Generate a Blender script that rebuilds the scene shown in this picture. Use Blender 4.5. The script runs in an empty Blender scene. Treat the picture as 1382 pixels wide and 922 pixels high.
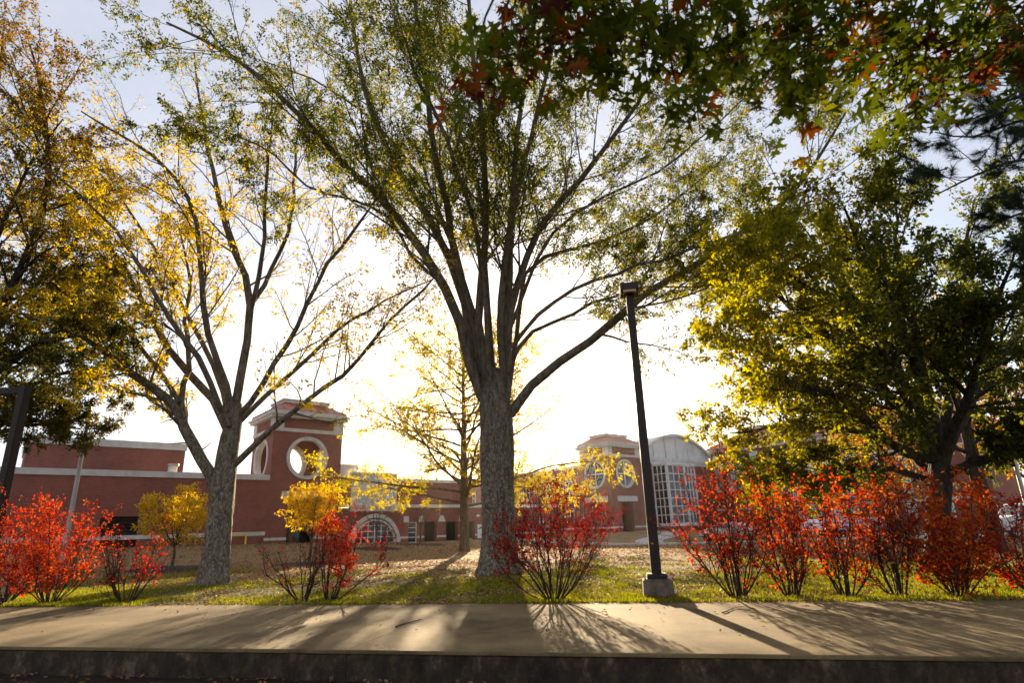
import bpy, bmesh, math, random
import numpy as np
from mathutils import Vector, Matrix

scene = bpy.context.scene
C = scene.collection
rng = np.random.default_rng(7)
random.seed(7)
rad = math.radians

# ------------------------------------------------------------------ camera
EYE = 1.4
FPX, PITCH, ROLL = 808.0, rad(17.5), rad(-1.9)
CX, CY, PW = 691.0, 461.0, 1382.0
cam_d = bpy.data.cameras.new("camera")
cam = bpy.data.objects.new("camera", cam_d)
C.objects.link(cam)
cam.location = (0, 0, EYE)
R3 = Matrix.Rotation(math.pi / 2 + PITCH, 3, 'X') @ Matrix.Rotation(ROLL, 3, 'Z')
cam.rotation_euler = R3.to_euler()
cam_d.sensor_width = 36.0
cam_d.lens = FPX / PW * 36.0
cam_d.clip_start = 0.05
cam_d.clip_end = 6000
cam_d.dof.use_dof = True
cam_d.dof.focus_distance = 17.0
cam_d.dof.aperture_fstop = 2.8
scene.camera = cam
RM = np.array(R3)

def at(px, py, Y):
    """world point seen at photo pixel (px,py), Y metres in front of the camera"""
    d = RM @ np.array([(px - CX) / FPX, (CY - py) / FPX, -1.0])
    return d * (Y / d[1]) + np.array([0, 0, EYE])

def project(P):
    P = np.asarray(P, float) - np.array([0, 0, EYE])
    c = P @ RM
    return CX + FPX * c[..., 0] / -c[..., 2], CY - FPX * c[..., 1] / -c[..., 2], -c[..., 2]

# ------------------------------------------------------------------ world, sun, exposure
SUN_EL, SUN_AZ = rad(12.5), rad(-1.5)
world = bpy.data.worlds.new("World")
scene.world = world
world.use_nodes = True
wn, wl = world.node_tree.nodes, world.node_tree.links
wn.clear()
w_out = wn.new("ShaderNodeOutputWorld")
w_bg = wn.new("ShaderNodeBackground")
sky = wn.new("ShaderNodeTexSky")
sky.sky_type = 'NISHITA'
sky.sun_disc = False
sky.sun_elevation = SUN_EL
sky.sun_rotation = SUN_AZ
sky.air_density = 1.0
sky.dust_density = 1.3
sky.ozone_density = 1.0
w_tc = wn.new("ShaderNodeTexCoord")
w_map = wn.new("ShaderNodeMapping")
w_map.inputs['Scale'].default_value = (1.6, 1.0, 4.5)
w_map.inputs['Rotation'].default_value = (0.0, rad(14), rad(20))
w_noise = wn.new("ShaderNodeTexNoise")
w_noise.inputs['Scale'].default_value = 1.7
w_noise.inputs['Detail'].default_value = 7
w_noise.inputs['Roughness'].default_value = 0.58
w_ramp = wn.new("ShaderNodeValToRGB")
w_ramp.color_ramp.elements[0].position = 0.30
w_ramp.color_ramp.elements[0].color = (0.34, 0.34, 0.34, 1)
w_ramp.color_ramp.elements[1].position = 0.72
w_ramp.color_ramp.elements[1].color = (0.9, 0.9, 0.9, 1)
w_mix = wn.new("ShaderNodeMixRGB")
w_mix.inputs['Color2'].default_value = (3.6, 3.6, 4.0, 1)
wl.new(w_tc.outputs['Generated'], w_map.inputs['Vector'])
wl.new(w_map.outputs['Vector'], w_noise.inputs['Vector'])
wl.new(w_noise.outputs['Fac'], w_ramp.inputs['Fac'])
wl.new(w_ramp.outputs['Color'], w_mix.inputs['Fac'])
wl.new(sky.outputs['Color'], w_mix.inputs['Color1'])
wl.new(w_mix.outputs['Color'], w_bg.inputs['Color'])
w_bg.inputs['Strength'].default_value = 0.066
wl.new(w_bg.outputs['Background'], w_out.inputs['Surface'])

sun_d = bpy.data.lights.new("sun", 'SUN')
sun_d.energy = 5.0
sun_d.angle = rad(0.5)
sun_d.color = (1.0, 0.77, 0.48)
sun = bpy.data.objects.new("sun", sun_d)
C.objects.link(sun)
sdir = Vector((math.sin(SUN_AZ) * math.cos(SUN_EL), math.cos(SUN_AZ) * math.cos(SUN_EL), math.sin(SUN_EL)))
sun.rotation_euler = sdir.to_track_quat('Z', 'Y').to_euler()

scene.view_settings.view_transform = 'Standard'
scene.view_settings.look = 'None'
scene.view_settings.exposure = 1.85
scene.view_settings.gamma = 1.0
scene.render.engine = 'CYCLES'
scene.cycles.use_denoising = True
scene.cycles.max_bounces = 8
scene.cycles.transmission_bounces = 6
scene.cycles.transparent_max_bounces = 8
scene.cycles.caustics_reflective = False
scene.cycles.caustics_refractive = False

# ------------------------------------------------------------------ materials
def new_mat(name):
    m = bpy.data.materials.new(name)
    m.use_nodes = True
    nt = m.node_tree
    b = nt.nodes["Principled BSDF"]
    return m, nt, b

def N(nt, t, **kw):
    n = nt.nodes.new(t)
    for k, v in kw.items():
        if k in n.inputs.keys():
            n.inputs[k].default_value = v
        else:
            setattr(n, k, v)
    return n

def ramp(nt, src, stops):
    r = nt.nodes.new("ShaderNodeValToRGB")
    e = r.color_ramp.elements
    while len(e) < len(stops):
        e.new(0.5)
    for i, (p, c) in enumerate(stops):
        e[i].position = p
        e[i].color = (c[0], c[1], c[2], 1)
    nt.links.new(src, r.inputs['Fac'])
    return r

def noisy(name, cols, scale=3.0, rough=0.85, bump=0.3, bscale=None, stretch=(1, 1, 1), detail=8, dist=0.02, spec=0.3):
    """plain surface with grain: noise-driven colour between the given stops, noise bump"""
    m, nt, b = new_mat(name)
    tc = N(nt, "ShaderNodeTexCoord")
    mp = N(nt, "ShaderNodeMapping")
    mp.inputs['Scale'].default_value = stretch
    nt.links.new(tc.outputs['Object'], mp.inputs['Vector'])
    n1 = N(nt, "ShaderNodeTexNoise", Scale=scale, Detail=detail, Roughness=0.62)
    nt.links.new(mp.outputs['Vector'], n1.inputs['Vector'])
    k = len(cols)
    r = ramp(nt, n1.outputs['Fac'], [(0.3 + 0.4 * i / max(1, k - 1), c) for i, c in enumerate(cols)])
    nt.links.new(r.outputs['Color'], b.inputs['Base Color'])
    b.inputs['Roughness'].default_value = rough
    b.inputs['Specular IOR Level'].default_value = spec
    if bump > 0:
        n2 = N(nt, "ShaderNodeTexNoise", Scale=bscale or scale * 4, Detail=6, Roughness=0.65)
        nt.links.new(mp.outputs['Vector'], n2.inputs['Vector'])
        bp = N(nt, "ShaderNodeBump", Strength=bump, Distance=dist)
        nt.links.new(n2.outputs['Fac'], bp.inputs['Height'])
        nt.links.new(bp.outputs['Normal'], b.inputs['Normal'])
    return m

def leaf_mat(name, cols, trans=0.55, rough=0.65, gain=1.0):
    """leaf: diffuse + light passing through; colour per leaf from the 'tint' attribute"""
    m, nt, b = new_mat(name)
    a = N(nt, "ShaderNodeAttribute", attribute_name="tint")
    k = len(cols)
    r = ramp(nt, a.outputs['Fac'], [(i / max(1, k - 1), c) for i, c in enumerate(cols)])
    tr = N(nt, "ShaderNodeBsdfTranslucent")
    hs = N(nt, "ShaderNodeHueSaturation", Saturation=1.08, Value=1.25 * gain)
    nt.links.new(r.outputs['Color'], hs.inputs['Color'])
    nt.links.new(hs.outputs['Color'], tr.inputs['Color'])
    nt.links.new(r.outputs['Color'], b.inputs['Base Color'])
    b.inputs['Roughness'].default_value = rough
    b.inputs['Specular IOR Level'].default_value = 0.15
    mx = N(nt, "ShaderNodeMixShader", Fac=trans)
    nt.links.new(b.outputs['BSDF'], mx.inputs[1])
    nt.links.new(tr.outputs['BSDF'], mx.inputs[2])
    nt.links.new(mx.outputs['Shader'], nt.nodes["Material Output"].inputs['Surface'])
    return m

def plain(name, col, rough=0.5, metal=0.0, spec=0.5, bump=0.0, var=0.12):
    c2 = tuple(x * (1 - var) for x in col)
    c3 = tuple(min(1, x * (1 + var)) for x in col)
    m = noisy(name, [c2, col, c3], scale=2.2, rough=rough, bump=bump, bscale=30, dist=0.004, spec=spec)
    m.node_tree.nodes["Principled BSDF"].inputs['Metallic'].default_value = metal
    return m

def brick_mat(name, c1, c2, mortar, horizontal_axis='X'):
    m, nt, b = new_mat(name)
    tc = N(nt, "ShaderNodeTexCoord")
    sep = N(nt, "ShaderNodeSeparateXYZ")
    nt.links.new(tc.outputs['Object'], sep.inputs[0])
    add = N(nt, "ShaderNodeMath", operation='ADD')
    nt.links.new(sep.outputs['X'], add.inputs[0])
    nt.links.new(sep.outputs['Y'], add.inputs[1])
    cmb = N(nt, "ShaderNodeCombineXYZ")
    nt.links.new(add.outputs[0], cmb.inputs['X'])
    nt.links.new(sep.outputs['Z'], cmb.inputs['Y'])
    br = N(nt, "ShaderNodeTexBrick")
    br.inputs['Scale'].default_value = 1.0
    br.inputs['Brick Width'].default_value = 0.27
    br.inputs['Row Height'].default_value = 0.10
    br.inputs['Mortar Size'].default_value = 0.008
    br.inputs['Color1'].default_value = (*c1, 1)
    br.inputs['Color2'].default_value = (*c2, 1)
    br.inputs['Mortar'].default_value = (*mortar, 1)
    nt.links.new(cmb.outputs[0], br.inputs['Vector'])
    n = N(nt, "ShaderNodeTexNoise", Scale=0.5, Detail=8, Roughness=0.7)
    nt.links.new(tc.outputs['Object'], n.inputs['Vector'])
    rr = ramp(nt, n.outputs['Fac'], [(0.3, (0.72, 0.72, 0.72)), (0.7, (1.15, 1.12, 1.1))])
    mul = N(nt, "ShaderNodeMixRGB", blend_type='MULTIPLY', Fac=1.0)
    nt.links.new(br.outputs['Color'], mul.inputs['Color1'])
    nt.links.new(rr.outputs['Color'], mul.inputs['Color2'])
    nt.links.new(mul.outputs['Color'], b.inputs['Base Color'])
    b.inputs['Roughness'].default_value = 0.9
    bp = N(nt, "ShaderNodeBump", Strength=0.4, Distance=0.01)
    nt.links.new(br.outputs['Fac'], bp.inputs['Height'])
    bp.invert = True
    nt.links.new(bp.outputs['Normal'], b.inputs['Normal'])
    return m

def glass_mat(name, col, rough=0.06):
    m, nt, b = new_mat(name)
    tc = N(nt, "ShaderNodeTexCoord")
    n = N(nt, "ShaderNodeTexNoise", Scale=0.6, Detail=3)
    nt.links.new(tc.outputs['Object'], n.inputs['Vector'])
    r = ramp(nt, n.outputs['Fac'], [(0.35, tuple(c * 0.7 for c in col)), (0.65, tuple(c * 1.2 for c in col))])
    nt.links.new(r.outputs['Color'], b.inputs['Base Color'])
    b.inputs['Roughness'].default_value = rough
    b.inputs['Specular IOR Level'].default_value = 1.0
    b.inputs['IOR'].default_value = 1.9 if max(col) > 0.1 else 1.4
    return m

M = {}
M['brick'] = brick_mat('brick_wall', (0.27, 0.088, 0.062), (0.22, 0.07, 0.05), (0.27, 0.135, 0.105))
M['stone'] = noisy('cast_stone', [(0.42, 0.41, 0.39), (0.55, 0.54, 0.51), (0.64, 0.63, 0.60)], scale=1.3, rough=0.85, bump=0.15, stretch=(1, 1, 0.5))
M['panel'] = noisy('light_panel', [(0.50, 0.51, 0.51), (0.60, 0.61, 0.60), (0.68, 0.68, 0.66)], scale=0.7, rough=0.7, bump=0.05)
M['white_metal'] = plain('white_metal', (0.74, 0.75, 0.76), rough=0.4)
M['red_roof'] = plain('red_roof_metal', (0.36, 0.10, 0.075), rough=0.42, var=0.2)
M['dark'] = plain('interior_shade_paint', (0.02, 0.018, 0.016), rough=0.7)  # near-black: shade of unlit interiors put into the colour
M['dark_wood'] = plain('dark_door', (0.045, 0.03, 0.025), rough=0.45)
M['glass'] = glass_mat('pale_glass', (0.16, 0.20, 0.22))
M['glass_dark'] = glass_mat('dark_glass', (0.02, 0.022, 0.022))
M['glass_mint'] = glass_mat('mint_glass', (0.30, 0.62, 0.54), rough=0.25)
M['bronze'] = plain('dark_bronze_paint', (0.028, 0.021, 0.017), rough=0.62, spec=0.25, bump=0.05)
M['lens'] = plain('amber_lens', (0.45, 0.26, 0.13), rough=0.3)
M['galv'] = plain('galvanised_steel', (0.36, 0.34, 0.33), rough=0.4, metal=0.6)
M['footing'] = noisy('footing_concrete', [(0.07, 0.05, 0.038), (0.14, 0.105, 0.08), (0.20, 0.155, 0.12)], scale=6, bump=0.5, dist=0.02)
M['asphalt'] = noisy('asphalt', [(0.045, 0.045, 0.047), (0.06, 0.06, 0.06), (0.085, 0.08, 0.08)], scale=5, bump=0.3)
M['kerb'] = noisy('kerb_concrete', [(0.38, 0.35, 0.32), (0.48, 0.45, 0.41)], scale=2, bump=0.2)
M['path'] = noisy('path_concrete', [(0.36, 0.34, 0.31), (0.46, 0.43, 0.40)], scale=1.5, bump=0.15)
M['mulch'] = noisy('mulch', [(0.012, 0.006, 0.004), (0.03, 0.013, 0.008), (0.055, 0.025, 0.014)], scale=14, bump=0.9, dist=0.05)
M['yellow'] = plain('yellow_paint', (0.75, 0.52, 0.03), rough=0.45)
M['car_white'] = plain('white_car_paint', (0.72, 0.74, 0.78), rough=0.25, var=0.03)
M['car_silver'] = plain('silver_car_paint', (0.40, 0.42, 0.46), rough=0.28, metal=0.5, var=0.03)
M['car_blue'] = plain('pale_blue_car_paint', (0.30, 0.40, 0.52), rough=0.28, var=0.03)
M['tyre'] = plain('tyre_rubber', (0.02, 0.02, 0.02), rough=0.8)
M['lamp_red'] = plain('tail_lamp', (0.45, 0.02, 0.02), rough=0.25)
M['sign_blue'] = noisy('notice_print', [(0.30, 0.44, 0.50), (0.62, 0.74, 0.78), (0.74, 0.82, 0.84)], scale=9, rough=0.4, bump=0)

def bark(name, cols, lich=None, scale=6, bump=0.9, stretch=(1, 1, 0.28)):
    m, nt, b = new_mat(name)
    tc = N(nt, "ShaderNodeTexCoord")
    mp = N(nt, "ShaderNodeMapping")
    mp.inputs['Scale'].default_value = stretch
    nt.links.new(tc.outputs['Object'], mp.inputs['Vector'])
    n1 = N(nt, "ShaderNodeTexNoise", Scale=scale, Detail=9, Roughness=0.68)
    nt.links.new(mp.outputs['Vector'], n1.inputs['Vector'])
    k = len(cols)
    r = ramp(nt, n1.outputs['Fac'], [(0.34 + 0.3 * i / max(1, k - 1), c) for i, c in enumerate(cols)])
    last = r.outputs['Color']
    if lich:
        mp3 = N(nt, "ShaderNodeMapping"); mp3.inputs['Scale'].default_value = (1, 1, 0.6)
        nt.links.new(tc.outputs['Object'], mp3.inputs['Vector'])
        n3 = N(nt, "ShaderNodeTexNoise", Scale=15, Detail=10, Roughness=0.78)
        nt.links.new(mp3.outputs['Vector'], n3.inputs['Vector'])
        r3 = ramp(nt, n3.outputs['Fac'], [(0.50, (0, 0, 0)), (0.57, (1, 1, 1))])
        mx = N(nt, "ShaderNodeMixRGB")
        mx.inputs['Color2'].default_value = (*lich, 1)
        sz = N(nt, "ShaderNodeSeparateXYZ"); nt.links.new(tc.outputs['Object'], sz.inputs[0])
        mr = N(nt, "ShaderNodeMapRange"); nt.links.new(sz.outputs['Z'], mr.inputs['Value'])
        mr.inputs['From Min'].default_value = 3.0; mr.inputs['From Max'].default_value = 8.0
        mr.inputs['To Min'].default_value = 0.75; mr.inputs['To Max'].default_value = 0.12
        mm_ = N(nt, "ShaderNodeMath", operation='MULTIPLY')
        nt.links.new(r3.outputs['Color'], mm_.inputs[0]); nt.links.new(mr.outputs['Result'], mm_.inputs[1])
        nt.links.new(mm_.outputs[0], mx.inputs['Fac'])
        nt.links.new(last, mx.inputs['Color1'])
        last = mx.outputs['Color']
    nt.links.new(last, b.inputs['Base Color'])
    b.inputs['Roughness'].default_value = 0.92
    b.inputs['Specular IOR Level'].default_value = 0.2
    v = N(nt, "ShaderNodeTexVoronoi", Scale=scale * 2.6)
    nt.links.new(mp.outputs['Vector'], v.inputs['Vector'])
    ad = N(nt, "ShaderNodeMath", operation='ADD')
    nt.links.new(n1.outputs['Fac'], ad.inputs[0])
    nt.links.new(v.outputs['Distance'], ad.inputs[1])
    bp = N(nt, "ShaderNodeBump", Strength=bump, Distance=0.05)
    nt.links.new(ad.outputs[0], bp.inputs['Height'])
    nt.links.new(bp.outputs['Normal'], b.inputs['Normal'])
    return m

M['bark_grey'] = bark('grey_lichen_bark', [(0.05, 0.038, 0.026), (0.12, 0.096, 0.066), (0.19, 0.155, 0.108)], lich=(0.36, 0.335, 0.27))
M['bark_limb'] = bark('limb_bark', [(0.05, 0.042, 0.033), (0.11, 0.095, 0.072), (0.17, 0.15, 0.115)], scale=9)
M['bark_tan'] = bark('tan_bark', [(0.08, 0.055, 0.032), (0.16, 0.115, 0.065), (0.24, 0.175, 0.10)], scale=9)
M['bark_dark'] = bark('dark_bark', [(0.025, 0.019, 0.015), (0.05, 0.04, 0.032), (0.08, 0.065, 0.05)], scale=9)
M['leaf_bright'] = leaf_mat('bright_gold_leaf', [(0.42, 0.30, 0.018), (0.66, 0.44, 0.02), (0.70, 0.36, 0.02)], trans=0.6)
M['stem'] = bark('shrub_stem', [(0.022, 0.013, 0.010), (0.05, 0.03, 0.022), (0.085, 0.055, 0.04)], scale=14, bump=0.4)
M['leaf_main'] = leaf_mat('olive_leaf', [(0.035, 0.055, 0.012), (0.075, 0.095, 0.014), (0.16, 0.16, 0.017), (0.30, 0.24, 0.02), (0.36, 0.17, 0.02)], trans=0.62)
M['leaf_gold'] = leaf_mat('gold_leaf', [(0.20, 0.20, 0.018), (0.42, 0.33, 0.018), (0.52, 0.37, 0.018), (0.48, 0.22, 0.018)], trans=0.6)
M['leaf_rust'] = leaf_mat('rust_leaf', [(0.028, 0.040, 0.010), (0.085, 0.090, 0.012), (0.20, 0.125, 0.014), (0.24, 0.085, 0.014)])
M['leaf_yellow'] = leaf_mat('lemon_leaf', [(0.26, 0.24, 0.015), (0.48, 0.38, 0.02), (0.58, 0.42, 0.025)])
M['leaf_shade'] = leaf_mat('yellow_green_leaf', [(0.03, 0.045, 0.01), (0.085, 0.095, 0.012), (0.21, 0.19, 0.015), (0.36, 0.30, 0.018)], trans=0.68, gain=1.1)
M['leaf_red'] = leaf_mat('red_leaf', [(0.13, 0.006, 0.008), (0.36, 0.014, 0.009), (0.52, 0.048, 0.010), (0.54, 0.12, 0.013)])
M['leaf_orange'] = leaf_mat('orange_leaf', [(0.20, 0.012, 0.008), (0.42, 0.040, 0.009), (0.50, 0.10, 0.011), (0.50, 0.18, 0.016)])
M['leaf_amber'] = leaf_mat('amber_leaf', [(0.20, 0.09, 0.012), (0.40, 0.20, 0.015), (0.50, 0.27, 0.02)])
M['needle'] = leaf_mat('pine_needle', [(0.012, 0.028, 0.014), (0.025, 0.05, 0.022), (0.04, 0.065, 0.025)], trans=0.2)
M['grass'] = leaf_mat('grass_blade', [(0.065, 0.09, 0.010), (0.15, 0.17, 0.012), (0.27, 0.26, 0.018), (0.36, 0.29, 0.05)], trans=0.55)
M['litter'] = leaf_mat('fallen_leaf', [(0.09, 0.045, 0.02), (0.22, 0.12, 0.045), (0.36, 0.22, 0.09), (0.42, 0.29, 0.15)], trans=0.3)
for i, c in enumerate([(0.078, 0.10, 0.010), (0.20, 0.19, 0.012), (0.22, 0.060, 0.012), (0.085, 0.022, 0.012), (0.22, 0.115, 0.013)]):
    mm = leaf_mat('oak_leaf_%d' % i, [tuple(x * 0.7 for x in c), c, tuple(x * 1.3 for x in c)], trans=0.5, rough=0.8)
    at_n = [n for n in mm.node_tree.nodes if n.type == 'ATTRIBUTE'][0]
    M['oak%d' % i] = mm

# ------------------------------------------------------------------ helpers
def link(name, me, mat=None, parent=None):
    o = bpy.data.objects.new(name, me)
    C.objects.link(o)
    if mat is not None and me is not None:
        if isinstance(mat, (list, tuple)):
            for q in mat:
                me.materials.append(q)
        else:
            me.materials.append(mat)
    if parent is not None:
        o.parent = parent
    return o

def tag(o, label=None, cat=None, group=None, kind=None):
    if label: o['label'] = label
    if cat: o['category'] = cat
    if group: o['group'] = group
    if kind: o['kind'] = kind
    return o

def thing(name, label, cat, loc=(0, 0, 0), rotz=0.0, group=None):
    o = bpy.data.objects.new(name, None)
    C.objects.link(o)
    o.empty_display_size = 0.3
    o.location = loc
    o.rotation_euler = (0, 0, rotz)
    return tag(o, label, cat, group)

class MB:
    """collects simple solids into ONE mesh"""
    def __init__(self):
        self.v, self.f, self.s = [], [], []
    def add(self, vs, fs, smooth=False):
        k = len(self.v)
        self.v += [tuple(map(float, p)) for p in vs]
        self.f += [tuple(i + k for i in q) for q in fs]
        self.s += [smooth] * len(fs)
        return self
    def box(self, x0, x1, y0, y1, z0, z1):
        v = [(x, y, z) for z in (z0, z1) for x, y in ((x0, y0), (x1, y0), (x1, y1), (x0, y1))]
        return self.add(v, [(3, 2, 1, 0), (4, 5, 6, 7), (0, 1, 5, 4), (1, 2, 6, 5), (2, 3, 7, 6), (3, 0, 4, 7)])
    def prism(self, poly, y0, y1, axis='Y'):
        """polygon in x,z pushed along y (axis Y), or in y,z pushed along x (axis X), or in x,y pushed up z (axis Z)"""
        n = len(poly)
        def p(a, b, t):
            return {'Y': (a, t, b), 'X': (t, a, b), 'Z': (a, b, t)}[axis]
        v = [p(a, b, y0) for a, b in poly] + [p(a, b, y1) for a, b in poly]
        f = [tuple(range(n)), tuple(range(2 * n - 1, n - 1, -1))]
        f += [(i, i + n, (i + 1) % n + n, (i + 1) % n) for i in range(n)]
        return self.add(v, f)
    def frustum(self, cx, cy, z0, z1, ax, ay, bx, by):
        v = [(cx + sx * ax, cy + sy * ay, z0) for sx, sy in ((-1, -1), (1, -1), (1, 1), (-1, 1))]
        v += [(cx + sx * bx, cy + sy * by, z1) for sx, sy in ((-1, -1), (1, -1), (1, 1), (-1, 1))]
        return self.add(v, [(3, 2, 1, 0), (4, 5, 6, 7), (0, 1, 5, 4), (1, 2, 6, 5), (2, 3, 7, 6), (3, 0, 4, 7)])
    def ring(self, c, r0, r1, d0, d1, axis='Y', n=40, a0=0, a1=2 * math.pi):
        """flat ring / arch of inner radius r0, outer r1, between depths d0,d1 along axis"""
        full = abs(a1 - a0 - 2 * math.pi) < 1e-6
        m = n if full else n + 1
        v = []
        for i in range(m):
            a = a0 + (a1 - a0) * i / n
            for r, d in ((r0, d0), (r1, d0), (r1, d1), (r0, d1)):
                p, q = c[0] + r * math.cos(a), c[1] + r * math.sin(a)
                v.append((p, d, q) if axis == 'Y' else (d, p, q) if axis == 'X' else (p, q, d))
        f = []
        for i in range(n):
            j = (i + 1) % m
            for k in range(4):
                f.append((i * 4 + k, i * 4 + (k + 1) % 4, j * 4 + (k + 1) % 4, j * 4 + k))
        if not full:
            f += [(0, 3, 2, 1), (n * 4, n * 4 + 1, n * 4 + 2, n * 4 + 3)]
        return self.add(v, f)
    def disc(self, c, r, d0, d1, axis='Y', n=32, a0=0, a1=2 * math.pi):
        pts = [(c[0] + r * math.cos(a0 + (a1 - a0) * i / n), c[1] + r * math.sin(a0 + (a1 - a0) * i / n)) for i in range(n + (0 if abs(a1 - a0) > 6.28 else 1))]
        return self.prism(pts, d0, d1, axis)
    def cyl(self, c, r, z0, z1, n=16, r1=None):
        r1 = r if r1 is None else r1
        v = [(c[0] + r * math.cos(2 * math.pi * i / n), c[1] + r * math.sin(2 * math.pi * i / n), z0) for i in range(n)]
        v += [(c[0] + r1 * math.cos(2 * math.pi * i / n), c[1] + r1 * math.sin(2 * math.pi * i / n), z1) for i in range(n)]
        self.add(v, [tuple(range(n - 1, -1, -1)), tuple(range(n, 2 * n))])
        return self.add(v, [(i, (i + 1) % n, (i + 1) % n + n, i + n) for i in range(n)], True)
    def round_hole(self, p0, p1, z0, z1, c, r, d0, d1, axis='Y', n=32):
        """wall p0..p1 by z0..z1, thickness d0..d1, with a round hole at c"""
        h = r * 1.12
        a0, a1, b0, b1 = c[0] - h, c[0] + h, c[1] - h, c[1] + h
        def bx(u0, u1, w0, w1):
            if u1 - u0 < 1e-4 or w1 - w0 < 1e-4: return
            if axis == 'Y': self.box(u0, u1, d0, d1, w0, w1)
            else: self.box(d0, d1, u0, u1, w0, w1)
        bx(p0, a0, z0, z1); bx(a1, p1, z0, z1); bx(a0, a1, z0, b0); bx(a0, a1, b1, z1)
        v = []
        for i in range(n):
            a = 2 * math.pi * (i + 0.5) / n
            ca, sa = math.cos(a), math.sin(a)
            k = h / max(abs(ca), abs(sa))
            for rr, d in ((r, d0), (k, d0), (k, d1), (r, d1)):
                p, q = c[0] + rr * ca, c[1] + rr * sa
                v.append((p, d, q) if axis == 'Y' else (d, p, q))
        # exact corners are restored by snapping the nearest square points
        f = []
        for i in range(n):
            j = (i + 1) % n
            for k in (0, 2, 3):
                f.append((i * 4 + k, i * 4 + (k + 1) % 4, j * 4 + (k + 1) % 4, j * 4 + k))
        self.add(v, f)
        for sx in (-1, 1):                       # little corner fillers
            for sz in (-1, 1):
                t = h * math.tan(math.pi / 4 - math.pi / n)
                poly = [(c[0] + sx * h, c[1] + sz * h), (c[0] + sx * t, c[1] + sz * h), (c[0] + sx * h, c[1] + sz * t)]
                self.prism(poly, d0, d1, axis)
        return self
    def build(self, name, mat, parent=None, bevel=0.0):
        me = bpy.data.meshes.new(name)
        me.from_pydata(self.v, [], self.f)
        me.polygons.foreach_set('use_smooth', self.s)
        bm = bmesh.new(); bm.from_mesh(me)
        bmesh.ops.recalc_face_normals(bm, faces=bm.faces)
        if bevel > 0:
            bmesh.ops.bevel(bm, geom=[e for e in bm.edges if len(e.link_faces) == 2 and e.calc_face_angle(0) > 0.5], offset=bevel, segments=2, affect='EDGES')
        bm.to_mesh(me); bm.free()
        me.update()
        return link(name, me, mat, parent)

def mesh_np(name, V, F, smooth=True, tint=None):
    """mesh from numpy arrays; F is (n,k)"""
    V = np.asarray(V, np.float32); F = np.asarray(F, np.int32)
    me = bpy.data.meshes.new(name)
    me.vertices.add(len(V)); me.vertices.foreach_set('co', V.ravel())
    k = F.shape[1]
    me.loops.add(F.size); me.loops.foreach_set('vertex_index', F.ravel())
    me.polygons.add(len(F))
    me.polygons.foreach_set('loop_start', np.arange(0, F.size, k, dtype=np.int32))
    if smooth: me.polygons.foreach_set('use_smooth', np.ones(len(F), bool))
    me.update(calc_edges=True)
    if tint is not None:
        a = me.attributes.new('tint', 'FLOAT', 'POINT')
        a.data.foreach_set('value', np.asarray(tint, np.float32))
    return me

def nrm(a):
    return a / np.maximum(np.linalg.norm(a, axis=-1, keepdims=True), 1e-9)

def tubes(groups):
    """groups: list of (P (M,n,3), R (M,n), sides) -> V, F"""
    VV, FF, off = [], [], 0
    for P, R, k in groups:
        Mn, n, _ = P.shape
        if Mn == 0: continue
        T = np.gradient(P, axis=1); T = nrm(T)
        T0 = nrm(P[:, -1] - P[:, 0])
        ax = np.abs(T0).argmin(1)
        ref = np.eye(3)[ax][:, None, :].repeat(n, 1)
        A = nrm(np.cross(T, ref)); B = np.cross(T, A)
        ang = np.arange(k) * 2 * np.pi / k
        ring = P[:, :, None, :] + R[:, :, None, None] * (A[:, :, None, :] * np.cos(ang)[None, None, :, None] + B[:, :, None, :] * np.sin(ang)[None, None, :, None])
        V = ring.reshape(-1, 3)
        base = (np.arange(Mn) * n * k)[:, None, None]
        i = (np.arange(n - 1) * k)[None, :, None]
        j = np.arange(k)[None, None, :]
        j2 = (j + 1) % k
        q = np.stack([base + i + j, base + i + j2, base + i + k + j2, base + i + k + j], -1).reshape(-1, 4)
        VV.append(V); FF.append(q + off); off += len(V)
    return np.concatenate(VV), np.concatenate(FF)

def resample(pts, n):
    pts = np.asarray(pts, float)
    # Catmull-Rom through the points, then even spacing
    p = np.vstack([2 * pts[0] - pts[1], pts, 2 * pts[-1] - pts[-2]])
    out = []
    for i in range(1, len(p) - 2):
        t = np.linspace(0, 1, 10, endpoint=False)[:, None]
        a, b, c, d = p[i - 1], p[i], p[i + 1], p[i + 2]
        out.append(0.5 * (2 * b + (c - a) * t + (2 * a - 5 * b + 4 * c - d) * t ** 2 + (3 * b - 3 * c + d - a) * t ** 3))
    q = np.vstack(out + [pts[-1:]])
    s = np.r_[0, np.cumsum(np.linalg.norm(np.diff(q, axis=0), axis=1))]
    u = np.linspace(0, s[-1], n)
    return np.stack([np.interp(u, s, q[:, k]) for k in range(3)], 1)

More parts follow.
